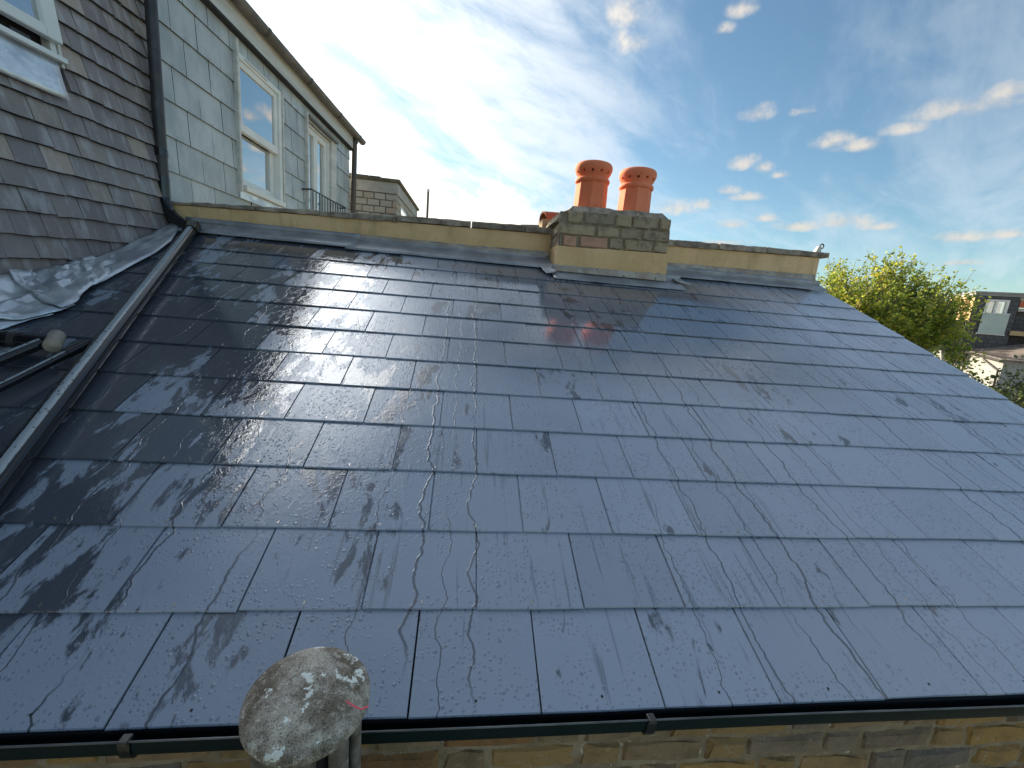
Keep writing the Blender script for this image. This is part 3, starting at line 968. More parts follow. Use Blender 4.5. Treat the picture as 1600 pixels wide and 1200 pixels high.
# mortar flaunching mounded round the pots
rough_block((SX0 + .06, SY0 + .012, .728), (SX1 - .03, SY1 - .02, .792), 14, 4,
            lambda p: V((1.17 + (p.x - 1.17) * (1 - max(0, p.z - .735) * 1.9), 3.77 + (p.y - 3.77) * (1 - max(0, p.z - .735) * 2.4), p.z + sz(p.x))), 'flaunching', M_COPING, stk, .012, 11)
# sloping left shoulder brick
b = MB().hexa([(0.672, SY0 + .06, .66), (0.79, SY0 + .03, .66), (0.79, SY1 - .04, .66), (0.672, SY1 - .04, .66), (0.715, SY0 + .08, .735), (0.80, SY0 + .04, .772), (0.80, SY1 - .05, .772), (0.715, SY1 - .06, .735)])
bevel(b.build('shoulder_brick', M_CHBRICK, stk), .008)
# lead apron and mortar at the foot
b = MB()


def apron(i, jj):
    u = 2.98 + (6.62 - 2.98) * i
    q = jj * 6
    v = 2.735 + .012 * i + (2.91 - 2.735) * min(q, 5) / 5
    h = (.008 + .005 * (q > 0) + .003 * noise.noise(V((u * 2.2, v * 9, 0)))) if q <= 5 else .055
    p = rp(u, v, h)
    if q > 5:
        p.y = SY0 - .010
    return p


b.grid(apron, 40, 6)
ap = b.build('lead_apron', M_LEADDARK, stk, smooth='all', fix=False)
md = ap.modifiers.new('solid', 'SOLIDIFY')
md.thickness = .003
b = MB()
b.grid(lambda i, jj: (SX0 + (SX1 - SX0) * i, SY0 - .012 - (.022 + .01 * noise.noise(V((i * 30, 1, 2)))) * (1 - jj), (roofz(SY0) + .010) + jj * (.036 + .012 * noise.noise(V((i * 22, 5, 2))) + sz(SX0 + (SX1 - SX0) * i) * .9)), 50, 3)
b.build('base_mortar', M_FILLET, stk, smooth='all', fix=False)
# curled lead at both sides of the stack
for (ua, ub, va, vb) in ((2.66, 3.06, 2.81, 3.16), (6.42, 6.95, 2.86, 3.12)):
    b = MB()

    def curl(i, jj):
        u, v = ua + (ub - ua) * i, va + (vb - va) * jj
        edge_ = (1 - i) if ua < 4 else i
        h = .016 + .022 * (1 - edge_) ** 2 * (1 - jj) + .004 * noise.noise(V((u * 4, v * 8, 3)))
        if ua < 4:
            u += .14 * (1 - jj) ** 2 * (1 - i)
        else:
            u -= .20 * (1 - jj) * 0 + .45 * jj * i
        return rp(u, v, h)
    b.grid(curl, 10, 10)
    o = b.build('lead_soaker', M_LEADDARK, stk, smooth='all', fix=False)
    md = o.modifiers.new('solid', 'SOLIDIFY')
    md.thickness = .003

# ------------------------------------------------------------------ chimney pots
DEPS = None


def make_pot(name, c, label):
    o = thing(name, c, label, 'chimney pot', 'terracotta pots on the chimney stack')
    # outer + inner skin as a closed lathe: octagonal shaft, round head
    shaft = [(.1335, -.02), (.132, .0), (.130, .045), (.1315, .047), (.1295, .050), (.124, .236)]
    s1 = MB().lathe(shaft, (0, 0, 0), 8, phase=R(31))
    for i, p in enumerate(s1.v):
        s1.v[i] = V((p.x * 1.045, p.y * 1.045, p.z)) + V(c)
    sh = s1.build('shaft', M_TERRA, o)
    bevel(sh, .012, 3)
    head = [(.118, .228), (.126, .232), (.1385, .240), (.1405, .250), (.1385, .261), (.126, .266), (.122, .272), (.124, .280), (.133, .296), (.144, .318), (.151, .336), (.1525, .352), (.149, .368), (.141, .379), (.131, .383), (.121, .379), (.116, .366), (.112, .32), (.106, .26), (.104, .228)]
    hm = MB().lathe(head, (0, 0, 0), 64, closed=True)
    me = hm.data('head', M_TERRA, (0, 0, 0), False)
    ho = bpy.data.objects.new('head', me)
    COL.objects.link(ho)
    cut = MB()
    for k in range(12):
        th = 2 * math.pi * k / 12 + .21
        d_ = V((math.cos(th), math.sin(th), -.28)).normalized()
        p0 = V((math.cos(th) * .085, math.sin(th) * .085, .324))
        cut.tube([p0, p0 + d_ * .12], .0118, 12)
    cme = cut.data('cutter', M_TERRA)
    co = bpy.data.objects.new('cutter', cme)
    COL.objects.link(co)
    bo = ho.modifiers.new('bool', 'BOOLEAN')
    bo.operation, bo.object, bo.solver = 'DIFFERENCE', co, 'EXACT'
    dg = bpy.context.evaluated_depsgraph_get()
    nm = bpy.data.meshes.new_from_object(ho.evaluated_get(dg))
    bpy.data.objects.remove(ho)
    bpy.data.objects.remove(co)
    nm.polygons.foreach_set('use_smooth', [True] * len(nm.polygons))
    nm.set_sharp_from_angle(angle=R(50))
    inst('head', nm, Matrix.Translation(V(c)), o)
    MB().lathe([(.08, .15), (.080, .372)], c, 24).build('added_dark_plug', M_NAIL, o)  # dark plug added inside so no sky shows through the holes
    return o


POTZ = 0.772
make_pot('chimney_pot', (0.985, 3.62, POTZ), 'terracotta chimney pot beside the fallen half-round tile')
make_pot('chimney_pot', (1.364, 3.62, POTZ - .006), 'terracotta chimney pot on the side of the stack towards the green tree')
# half-round terracotta tile lying behind the stack
ax_ = V((1, .25, .09)).normalized()
sd = V((-.25, 1, 0)).normalized()
up_ = ax_.cross(sd)
b = MB()
pr = [sd * (.085 * math.cos(a)) + up_ * (.085 * math.sin(a)) for a in [math.pi * i / 12 for i in range(13)]]
pr2 = [p * .82 for p in reversed(pr)]
b.extrude(pr + pr2, V((0.682, 4.10, .772)), V((0.682, 4.10, .772)) + ax_ * .36)
tag(b.build('ridge_tile', M_TERRAOLD, smooth=30), 'loose half-round terracotta tile lying behind the chimney stack', 'roof tile')
MB().box((0.66, 3.98, .645), (0.98, 4.22, .770)).build('support_brick', M_CHBRICK, stk)

# ------------------------------------------------------------------ tile hung wall on the left
D1 = V((0.00982914, 0.99811295, 0.06061297))
D2 = V((-0.07047009, -0.05977376, 0.99572138))
DN = D2.cross(D1).normalized()
if DN.x < 0:
    DN = -DN
TP = V((-2.27, 3.52, 0.313))
TW = lambda t, s, h=0.0: TP + D1 * t + D2 * s + DN * h
thw = thing('tile_hung_house', (-2.6, 2.8, GZ), 'house wall hung with purple brown plain tiles beside the black downpipe', 'house')
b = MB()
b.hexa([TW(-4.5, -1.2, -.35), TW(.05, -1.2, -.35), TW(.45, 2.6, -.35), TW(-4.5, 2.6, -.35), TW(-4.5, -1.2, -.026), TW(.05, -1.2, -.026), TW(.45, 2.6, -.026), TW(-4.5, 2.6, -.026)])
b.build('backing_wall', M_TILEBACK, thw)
MB().box((-3.6, -1.2, GZ), (-2.36, 3.84, -0.5)).build('lower_wall', M_BRICK, thw)
TG = 0.117
TL = 0.165
tm = {}


def tile_mesh(wd, var):
    key = (round(wd, 3), var)
    if key not in tm:
        rr = random.Random(var * 31 + int(wd * 1000))
        j = lambda a: rr.uniform(-a, a)
        b = MB()
        x, t, c = wd / 2 - .0018, .0175, .002
        bl, bc, brr = j(.003), j(.0025), j(.003)
        cam_ = .0025 + j(.001)
        top = [(-x, bl, 0), (0, bc, cam_), (x, brr, 0), (x, .165, 0), (0, .165, cam_), (-x, .165, 0)]
        bot = [(p[0], p[1], p[2] - t) for p in top]
        f = [(0, 1, 4, 5), (1, 2, 3, 4), (11, 10, 7, 6), (10, 9, 8, 7)]
        for i in range(6):
            k = (i + 1) % 6
            f.append((i, k, 6 + k, 6 + i))
        b.add(top + bot, f)
        tm[key] = b.data('tile', M_TILE)
        tm[key].materials.append(M_EDGESHADE)
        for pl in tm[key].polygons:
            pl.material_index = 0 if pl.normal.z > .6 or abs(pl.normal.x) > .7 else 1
    return tm[key]


Q = Matrix((D1, D2, DN)).transposed().to_4x4()
rt = random.Random(21)
WIN_T, WIN_S0, WIN_S1 = -0.533, 0.64, 2.0     # window opening: everything left of WIN_T between the two heights
for k in range(-3, 19):
    s0 = -0.004 + TG * k
    t = -1.62 + (0.0825 if k % 2 else 0.0) + rt.uniform(-.006, .006)
    while t < 0.46:
        wd = TL
        a, c = t, t + wd
        t += wd + .001
        if s0 > 0.60 and s0 < WIN_S1:
            if c < WIN_T + .02:
                continue
            a = max(a, WIN_T + .012)
            if c - a < .03:
                continue
        c = min(c, .115 + .15 * s0)
        if c - a < .03:
            continue
        if a < -1.3 and s0 > 0.5:
            continue
        tilt = math.atan2(.0215, TG) * -1 + rt.gauss(0, .012)
        M = Matrix.Translation(TW((a + c) / 2, s0 + rt.gauss(0, .0022), 0.018 + rt.gauss(0, .001))) @ Q @ Matrix.Rotation(tilt, 4, 'X') @ Matrix.Rotation(rt.gauss(0, .012), 4, 'Z') @ Matrix.Rotation(rt.gauss(0, .01), 4, 'Y')
        inst('tile', tile_mesh(c - a, rt.randrange(5)), M, thw)


def wbox(W_, t0, t1, s0, s1, h0, h1, name, m_, parent, bv=0.0):
    b = MB()
    b.hexa([W_(t0, s0, h0), W_(t1, s0, h0), W_(t1, s1, h0), W_(t0, s1, h0), W_(t0, s0, h1), W_(t1, s0, h1), W_(t1, s1, h1), W_(t0, s1, h1)])
    o = b.build(name, m_, parent)
    if bv:
        bevel(o, bv)
    return o


# window with tilted-open casement, cill and lead apron
wi = wbox(TW, -1.55, -0.555, .835, .86, -.10, .02, 'window', M_WHITE, thw)           # bottom rail of the fixed frame
wbox(TW, -0.592, -0.556, .862, 2.0, -.10, .016, 'frame_jamb', M_WHITE, wi, .003)
wbox(TW, -1.6, -0.593, .861, .90, -.10, -.062, 'frame_rail', M_WHITEOLD, wi)
wbox(TW, -1.62, -0.542, .818, .846, -.03, .052, 'window_sill', M_WHITE, wi, .004)
wbox(TW, -0.648, -0.562, .905, 2.0, .018, .062, 'sash_stile', M_WHITE, wi, .006)
wbox(TW, -1.62, -0.649, .905, .962, .018, .062, 'sash_rail', M_WHITE, wi, .006)
wbox(TW, -1.62, -0.648, .962, 2.0, .030, .036, 'pane', M_GLASS, wi)
wbox(TW, -1.62, -0.60, .90, 2.0, -.075, -.06, 'blind', M_BLIND, wi)
wbox(TW, -0.80, -0.70, .866, .880, -.02, .012, 'window_latch', M_BLACKMATT, wi)
wbox(TW, -0.552, -0.534, .80, 2.0, -.02, .022, 'lead_side_strip', M_WHITEOLD, thw)
b = MB()
b.grid(lambda i, jj: TW(-1.5 + (-.576 + 1.5) * i + .03 * (1 - jj) * 0, .627 + .19 * jj, .022 + .016 * (1 - jj) + .004 * noise.noise(V((i * 9, jj * 4, 3)))), 24, 6)
la = b.build('lead_apron', M_LEAD, thw, smooth='all', fix=False)
md = la.modifiers.new('solid', 'SOLIDIFY')
md.thickness = .003

# ------------------------------------------------------------------ crumpled lead valley flashing
LOW = [(2.99, -6.32), (2.75, -6.05), (2.50, -5.93), (2.27, -5.93), (2.07, -5.90), (1.94, -5.88), (1.84, -5.80), (1.76, -5.68), (1.66, -5.70), (1.60, -5.85), (1.50, -6.00), (1.40, -6.12), (1.2, -6.3)]
UPP = [(3.70, .39), (3.474, .270), (3.218, .160), (2.95, .055), (2.734, .000), (2.582, -.040), (2.386, -.080), (2.10, -.18), (1.8, -.31), (1.4, -.49)]


def interp(tab, t):
    t *= len(tab) - 1
    i = min(int(t), len(tab) - 2)
    q = t - i
    return tuple(a + (b_ - a) * q for a, b_ in zip(tab[i], tab[i + 1]))


val = thing('lead_flashing', (-2.1, 2.4, -0.1), 'crumpled silver grey lead flashing between the brown tiled wall and the slates', 'flashing')
for (ta, tb, lift, seed) in ((0.0, 0.40, .0, 1), (0.33, 0.66, .010, 2), (0.60, 0.80, .004, 4), (0.70, 1.0, -.004, 6)):
    b = MB()

    def sheet(i, jj, ta=ta, tb=tb, lift=lift, seed=seed):
        t = ta + (tb - ta) * i
        v, u = interp(LOW, t)
        y, z = interp(UPP, t)
        lo = rp(u, v, .010 + lift)
        hi_ = V((TP.x + (z - TP.z) * -.07 + .018, y, z))
        # profile: flat on the roof, then turned up the wall
        mid = rp((hi_.x - RX0) / .3 + .25, (hi_.y - RY0) / CT * .55 + v * .45, .014 + lift)
        q = jj
        p = (lo * (1 - q) * (1 - q) + mid * 2 * q * (1 - q) + hi_ * q * q)
        n1 = noise.noise(V((t * 9, q * 2.1, seed)))
        n2 = noise.noise(V((t * 16 + q * 4, q * 4, seed + 3)))
        n3 = noise.noise(V((t * 34, q * 9 + t * 12, seed + 5)))
        amp = min(1.0, q * 5 + .25) * (1.0 if t > .3 else .55)
        ridge = (.5 - abs(n1)) * .026 + (.5 - abs(n2)) * .016 + n3 * .008
        ridge += .016 * (max(0.0, 1 - abs(q - .42 - .05 * n1) * 9)) + .012 * (max(0.0, 1 - abs(q - .72 + .06 * n2) * 10))
        d = AN * (ridge * amp) + V((1, 0, .2)) * (ridge * .5 * amp)
        p = p + d
        hmin = (p - RO).dot(AN)
        if hmin < .006:
            p = p + AN * (.006 - hmin)
        if i > .9:
            p = p + AN * .018 * (i - .9) * 10 * (.3 + .7 * q)
        return p
    b.grid(sheet, 24, 9)
    o = b.build('lead_sheet', M_LEAD, val, smooth=17, fix=False)
    md = o.modifiers.new('solid', 'SOLIDIFY')
    md.thickness = .0025
    md.offset = 1

# ------------------------------------------------------------------ downpipe and its run across the roof
dp = thing('downpipe', (-2.283, 3.64, 0.4), 'black downpipe beside the brown tiles that turns and runs down across the slates', 'downpipe')
DX, DY = -2.278, 3.635
MB().tube([(DX, DY, .60), (DX, DY, 4.0)], .037, 24).build('pipe', M_BLACKMATT, dp, smooth=True)
MB().tube([(DX, DY, .555), (DX, DY, .70)], .0405, 24).build('collar', M_BLACK, dp, smooth=True)
bend = []
p0, p1, p2, p3 = V((DX, DY, .57)), V((DX, DY, .46)), V((-2.20, 3.60, .40)), V((-2.06, 3.545, .345))
for i in range(15):
    t = i / 14
    bend.append(p0 * (1 - t) ** 3 + p1 * 3 * t * (1 - t) ** 2 + p2 * 3 * t * t * (1 - t) + p3 * t ** 3)
MB().tube(bend, .0385, 24).build('elbow', M_BLACK, dp, smooth=True)
A_ = V((-2.035, 3.585, .388))
B_ = V((-1.904, 3.173, .205))
C_ = V((-1.308, 1.301, -.628))
dirc = (C_ - B_).normalized()
E_ = C_ + dirc * .75
top_ = B_ - dirc * .36
MB().tube([top_ - dirc * .02, top_ + dirc * .10], .047, 24).build('shoe', M_BLACK, dp, smooth=True)
MB().tube([p3, top_ + V((0, 0, .005))], .0385, 24).build('elbow_joint', M_BLACK, dp, smooth=True)
MB().tube([top_, E_], .0375, 28).build('roof_pipe', M_DEWSHINE, dp, smooth=True)
br = MB().box((DX - .115, DY - .012, .845), (DX - .02, DY + .012, .885)).build('wall_bracket', M_BLACK, dp)
bevel(br, .006)
MB().tube([(DX, DY, .84), (DX, DY, .89)], .0405, 24).build('clip_ring', M_BLACK, br, smooth=True)

# ------------------------------------------------------------------ waste pipes lower left
sp = thing('waste_pipe', rp(-5.6, 1.3, .03), 'black waste pipe with beige end cap and two slim branches', 'pipe')
MB().tube([rp(-8, 1.34, .052), rp(-4.98, 1.315, .052)], .030, 20).build('main_pipe', M_BLACK, sp, smooth=True)
M_BEIGE = mat('beige_plastic', (0.27, 0.24, 0.195), (0.34, 0.30, 0.245), scale=30, rough=0.6, bmp=0.3, bdist=0.002, c3=(0.16, 0.14, 0.12), t3=0.64)
a_, b_ = rp(-5.02, 1.375, .050), rp(-4.85, 1.285, .058)
ec = MB().tube([a_, a_ + (b_ - a_) * .85, b_, b_ + (b_ - a_) * .08], [.029, .029, .028, .005], 20).build('end_cap', M_BEIGE, sp, smooth=40)
MB().tube([rp(-5.62, 1.32, .052), rp(-5.50, 1.32, .052)], .0335, 20).build('pipe_collar', M_BLACK, sp, smooth=True)
MB().tube([rp(-5.42, 1.32, .052), rp(-5.33, 1.32, .052)], .0335, 20).build('pipe_collar', M_BLACKMATT, sp, smooth=True)
MB().tube([rp(-5.02, 1.30, .058), rp(-5.22, 1.12, .055), rp(-6.3, .30, .05)], .0225, 18).build('branch_pipe', M_DEWSHINE, sp, smooth=True)
MB().tube([rp(-4.55, 1.28, .052), rp(-4.72, 1.05, .048), rp(-5.5, .08, .045)], .0165, 18).build('branch_pipe', M_DEWSHINE, sp, smooth=True)
MB().tube([rp(-4.51, 1.335, .052), rp(-4.58, 1.24, .052)], .020, 18).build('pipe_collar', M_BLACK, sp, smooth=True)

# ------------------------------------------------------------------ slate hung dormer next door
azd_ = R(4.92)
E1 = V((math.sin(azd_), math.cos(azd_), 0))
EN = V((math.cos(azd_), -math.sin(azd_), 0))
DP = V((-2.346, 3.78, 0.0))
DW = lambda s, z, h=0.0: DP + E1 * s + V((0, 0, z)) + EN * h
dor = thing('slate_dormer', DW(2, -1, -.5), 'flat roofed dormer clad in pale grey wall slates behind the parapet', 'dormer')
W0, W1, WZ0, WZ1 = 0.955, 1.765, 0.90, 2.10          # sash window opening
F0, F1, FZ0, FZ1 = 2.41, 3.40, 0.20, 2.10            # french door opening
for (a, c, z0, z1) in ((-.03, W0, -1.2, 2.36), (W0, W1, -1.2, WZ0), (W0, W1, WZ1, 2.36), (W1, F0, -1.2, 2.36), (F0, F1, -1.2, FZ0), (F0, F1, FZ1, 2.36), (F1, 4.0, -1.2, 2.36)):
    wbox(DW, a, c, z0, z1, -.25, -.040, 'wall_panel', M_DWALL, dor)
wbox(DW, 3.86, 4.0, -1.2, 2.36, -3.0, -.2505, 'end_wall', M_DSLATE, dor)
DG, DL0 = 0.257, 0.53
dm = {}


def dslate(wd, var):
    key = (round(wd, 3), var)
    if key not in dm:
        b = MB()
        x, t, L = wd / 2 - .0024, .0095, .30
        rr = random.Random(var)
        j = lambda: rr.uniform(-.001, .001)
        top = [(-x, j(), 0), (x, j(), 0), (x, L, 0), (-x, L, 0)]
        b.hexa([(p[0], p[1], -t) for p in top] + top)
        dm[key] = b.data('slate', M_DSLATE)
        dm[key].materials.append(M_EDGESHADE)
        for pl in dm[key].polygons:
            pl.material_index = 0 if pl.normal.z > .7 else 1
    return dm[key]


QD = Matrix((E1, V((0, 0, 1)), EN)).transposed().to_4x4()
clip_me = MB().lathe([(.006, 0), (.006, .002)], n=8).data('rivet', M_LEADDARK)
rd = random.Random(17)
for k in range(0, 7):
    z0 = DL0 + DG * k
    s = -.29 + (.145 if k % 2 else 0.0)
    while s < 4.0:
        spans = [(max(s, -.02), min(s + .29, 3.985))]
        s += .29
        for (oa, ob, oz0, oz1) in ((W0 - .03, W1 + .03, WZ0 - .07, WZ1), (F0 - .03, F1 + .03, FZ0, FZ1)):
            if z0 + DG * .5 < oz0 or z0 + DG * .5 > oz1 + .04:
                continue
            ns = []
            for (a, c) in spans:
                if a < oa:
                    ns.append((a, min(c, oa)))
                if c > ob:
                    ns.append((max(a, ob), c))
            spans = ns
        for (a, c) in spans:
            if c - a < .035:
                continue
            hgt = 1.0
            M = Matrix.Translation(DW((a + c) / 2, z0 + rd.gauss(0, .001), 0.0 + rd.gauss(0, .0006))) @ QD @ Matrix.Rotation(-.052 + rd.gauss(0, .004), 4, 'X') @ Matrix.Rotation(rd.gauss(0, .003), 4, 'Y')
            sl = inst('slate', dslate(c - a, rd.randrange(3)), M, dor)
            if c - a > .2:
                inst('rivet', clip_me, M @ Matrix.Translation((0, .014, 0)), sl)
# head slates over the openings
# fascia, gutter and flat roof
wbox(DW, -.6, 4.02, 2.245, 2.475, .005, .045, 'fascia', M_WHITEOLD, dor, .003)
wbox(DW, -.6, 4.03, 2.225, 2.244, -.02, .060, 'fascia_trim', M_DWALL, dor)
wbox(DW, -.6, 4.03, 2.366, 2.50, -3.2, .004, 'flat_roof', M_FELTROOF, dor)
gprof = [EN * (.06 + .058 * math.cos(math.pi + math.pi * i / 12)) + V((0, 0, .06 * math.sin(math.pi + math.pi * i / 12))) for i in range(13)]
gin = [EN * (.06 + .053 * math.cos(math.pi + math.pi * i / 12)) + V((0, 0, .055 * math.sin(math.pi + math.pi * i / 12))) for i in reversed(range(13))]
M_DGUT = mat('faded_gutter', (0.10, 0.095, 0.09), (0.16, 0.15, 0.14), scale=6, rough=0.55, bmp=0.1, bdist=0.002, c3=(0.06, 0.05, 0.045), t3=0.62)
MB().extrude(gprof + gin, DW(-.6, 2.462, .045), DW(4.28, 2.462, .045)).build('roof_gutter', M_DGUT, dor, smooth=40)
for s in (.25, 1.25, 2.2, 3.15, 4.0):
    gp = [p * 1.06 for p in gprof] + [p * .98 for p in reversed(gprof)]
    MB().extrude(gp, DW(s, 2.465, .042), DW(s + .05, 2.465, .042)).build('gutter_bracket', M_BLACKMATT, dor, smooth=40)

# sash window
wn = wbox(DW, W0 + .02, W1 - .02, WZ0 - .03, WZ0 + .022, -.11, .055, 'window', M_WHITE, dor, .004)     # sill
wbox(DW, W0, W0 + .032, WZ0 + .023, WZ1, -.12, .012, 'window_frame', M_WHITE, wn, .003)
wbox(DW, W1 - .055, W1, WZ0 + .023, WZ1, -.12, .012, 'window_frame', M_WHITE, wn, .003)
wbox(DW, W0 + .033, W1 - .056, WZ1 - .05, WZ1, -.12, .012, 'window_frame', M_WHITE, wn, .003)
wbox(DW, W0 + .12, W1 - .30, WZ1 - .030, WZ1 - .014, .0125, .02, 'trickle_vent', M_WHITEOLD, wn)
US0, US1, MR = W0 + .034, W1 - .058, 1.455
wbox(DW, US0, US1, MR - .03, MR + .045, -.052, -.002, 'sash_rail', M_WHITE, wn, .004)
wbox(DW, US0, US0 + .038, MR + .046, WZ1 - .051, -.05, -.005, 'sash_stile', M_WHITE, wn, .004)
wbox(DW, US1 - .060, US1, MR + .046, WZ1 - .051, -.05, -.005, 'sash_stile', M_WHITE, wn, .004)
wbox(DW, US0 + .039, US1 - .061, WZ1 - .105, WZ1 - .051, -.05, -.005, 'sash_rail', M_WHITE, wn, .004)
wbox(DW, US0 + .038, US1 - .060, MR + .045, WZ1 - .105, -.028, -.022, 'pane', M_GLASS, wn)
wbox(DW, US0, US0 + .040, WZ0 + .023, MR - .031, -.10, -.055, 'sash_stile', M_WHITE, wn, .004)
wbox(DW, US1 - .075, US1, WZ0 + .023, MR - .031, -.10, -.055, 'sash_stile', M_WHITE, wn, .004)
wbox(DW, US0 + .041, US1 - .076, WZ0 + .023, WZ0 + .105, -.10, -.055, 'sash_rail', M_WHITE, wn, .004)
wbox(DW, US0 + .040, US1 - .075, WZ0 + .105, MR - .031, -.080, -.074, 'pane', M_GLASS, wn)
wbox(DW, W0 - .02, W1 + .02, WZ0 - .1, WZ1 + .05, -.75, -.74, 'room_back', M_ROOMDK, wn)
for i in range(6):
    wbox(DW, US1 - .20 + i * .022, US1 - .18 + i * .022, WZ0 + .05, WZ1, -.16 - .012 * (i % 2), -.145 - .012 * (i % 2), 'curtain', M_CURTAIN, wn)
wbox(DW, W0 - .034, W0 - .004, WZ0 - .05, WZ1 + .09, -.012, .034, 'lead_trim', M_WHITEOLD, dor, .006)
wbox(DW, W1 + .004, W1 + .030, WZ0 - .05, WZ1 + .03, -.012, .026, 'lead_trim', M_WHITEOLD, dor, .006)
wbox(DW, W0 - .03, W1 + .02, WZ0 - .11, WZ0 - .034, -.01, .016, 'sill_apron', M_LEAD, dor)

# french doors with railing
fd = wbox(DW, F0, F1, FZ0, FZ0 + .05, -.14, .02, 'french_door', M_WHITE, dor)
wbox(DW, F0, F0 + .03, FZ0 + .051, FZ1, -.14, -.03, 'door_frame', M_WHITE, fd)
wbox(DW, F0 + .031, F1 - .19, FZ1 - .05, FZ1, -.14, -.03, 'door_frame', M_WHITE, fd)
wbox(DW, F1 - .235, F1 - .19, FZ0 + .051, FZ1 - .051, -.14, -.03, 'door_frame', M_WHITE, fd)
wbox(DW, F1 - .189, F1, FZ0 + .051, FZ1 + .01, -.13, .008, 'reveal_board', M_WHITEOLD, fd)
wbox(DW, F0 - .01, F1 - .03, FZ1 + .002, FZ1 + .03, -.02, .05, 'drip_board', M_DGUT, fd)
mid_ = (F0 + F1 - .205) / 2
for (a, c) in ((F0 + .032, mid_ - .003), (mid_ + .003, F1 - .237)):
    lf = wbox(DW, a, a + .055, FZ0 + .06, FZ1 - .055, -.11, -.05, 'door_leaf', M_WHITE, fd, .004)
    wbox(DW, c - .055, c, FZ0 + .06, FZ1 - .055, -.11, -.05, 'door_leaf', M_WHITE, fd, .004)
    wbox(DW, a + .056, c - .056, FZ1 - .12, FZ1 - .055, -.11, -.05, 'door_leaf', M_WHITE, fd, .004)
    wbox(DW, a + .056, c - .056, FZ0 + .06, FZ0 + .16, -.11, -.05, 'door_leaf', M_WHITE, fd, .004)
    wbox(DW, a + .055, c - .055, FZ0 + .16, FZ1 - .12, -.086, -.080, 'pane', M_GLASS, fd)
    wbox(DW, c - .16, c - .06, FZ0 + .1, FZ1 - .06, -.20, -.19, 'curtain', M_CURTAIN, fd)
wbox(DW, F0 - .03, F1 + .02, FZ0, FZ1 + .05, -.80, -.79, 'room_back', M_ROOMDK, fd)
wbox(DW, F0 - .036, F0 - .004, .3, FZ1 + .06, -.012, .034, 'lead_trim', M_WHITEOLD, dor, .006)
rl = MB().tube([DW(2.27, 1.20, .0), DW(2.32, 1.22, .10), DW(3.52, 1.235, .10), DW(3.56, 1.235, .0)], .011, 10).build('balcony_rail', M_BLACK, dor, smooth=40)
for i in range(13):
    s = 2.36 + i * .095
    MB().tube([DW(s, .3, .10), DW(s, 1.222, .10)], .0065, 8).build('rail_bar', M_BLACK, rl, smooth=True)
MB().tube([DW(2.32, .30, .10), DW(3.52, .30, .10)], .009, 8).build('bottom_rail', M_BLACK, rl, smooth=True)

# rusty corner downpipe of the dormer
M_RUST = mat('worn_brown_pipe', (0.13, 0.085, 0.06), (0.06, 0.05, 0.045), scale=2.2, rough=0.5, bmp=0.15, bdist=0.002, c3=(0.22, 0.13, 0.08), t3=0.62)
cp = thing('corner_downpipe', DW(4.06, .6, .05), 'worn brown downpipe at the far corner of the slate dormer', 'downpipe')
MB().tube([DW(4.02, .4, .045), DW(4.03, 1.4, .047), DW(4.04, 2.40, .055)], .042, 18).build('pipe', M_RUST, cp, smooth=True)
MB().tube([DW(4.04, 2.36, .055), DW(4.04, 2.47, .075)], .052, 18).build('pipe_outlet', M_BLACKMATT, cp, smooth=True)
MB().tube([DW(4.02, .9, .045), DW(4.02, .96, .045)], .047, 18).build('pipe_collar', M_BLACKMATT, cp, smooth=True)

# ------------------------------------------------------------------ pale brick rooftop block
OY = 8.5
oh = thing('brick_rooftop_block', (-1.75, 9.5, 0.0), 'pale brick rooftop block with concrete band and dark felt edge beyond the slate dormer', 'building')
OX = -1.352
MB().box((-3.6, OY + .012, -1.2), (OX - .012, 11.7, 1.79)).build('wall_core', M_PALEM, oh)
sl_ = .045


def obx(x0, x1, y0, y1, z0, z1, name, m_, bv=0):
    zf = lambda y: (y - OY) * sl_
    b = MB().hexa([(x0, y0, z0 + zf(y0)), (x1, y0, z0 + zf(y0)), (x1, y1, z0 + zf(y1)), (x0, y1, z0 + zf(y1)), (x0, y0, z1 + zf(y0)), (x1, y0, z1 + zf(y0)), (x1, y1, z1 + zf(y1)), (x0, y1, z1 + zf(y1))])
    o = b.build(name, m_, oh)
    if bv:
        bevel(o, bv)
    return o


obx(-3.6, OX + .01, OY - .012, 11.75, 1.785, 1.975, 'concrete_band', M_PALEC, .006)
obx(-3.65, OX + .05, OY - .05, 11.8, 1.976, 2.036, 'felt_roof', M_FELTROOF, .01)
for (xx, wd_) in ((-2.30, .17), (-2.08, .22), (-1.85, .2)):
    b = MB().box((xx, OY - .03, 2.036), (xx + wd_, OY + .12, 2.052))
    bevel(b.build('moss_lump', M_FELTROOF, oh), .008)
ro = random.Random(9)
for k in range(5):
    zt = 1.775 - .118 * k
    x = OX - .003 - (0.0 if k % 2 == 0 else .085)
    if k % 2:
        inst('brick', brick_mesh('pale', .078, .104, .1, ro.randrange(5), M_PALEB), Matrix.Translation((OX - .042, OY, zt - .055)), oh)
    while x > -2.5:
        wd = .198 + ro.uniform(-.02, .02)
        inst('brick', brick_mesh('pale', round(wd, 2), .104, .1, ro.randrange(5), M_PALEB), Matrix.Translation((x - wd / 2, OY + ro.uniform(-.004, .004), zt - .055)) @ Matrix.Rotation(ro.gauss(0, .012), 4, 'Y'), oh)
        x -= wd + .014
    y = OY + .01 + (.1 if k % 2 else 0)
    while y < 11.4:
        wd = .21 + ro.uniform(-.02, .02)
        if not (k > 0 and 9.0 < y < 9.75):
            inst('brick', brick_mesh('pale', round(wd, 2), .104, .1, ro.randrange(5), M_PALEB), Matrix.Translation((OX, y + wd / 2, zt - .055 + (y - OY) * sl_)) @ Matrix.Rotation(R(90), 4, 'Z'), oh)
        y += wd + .014
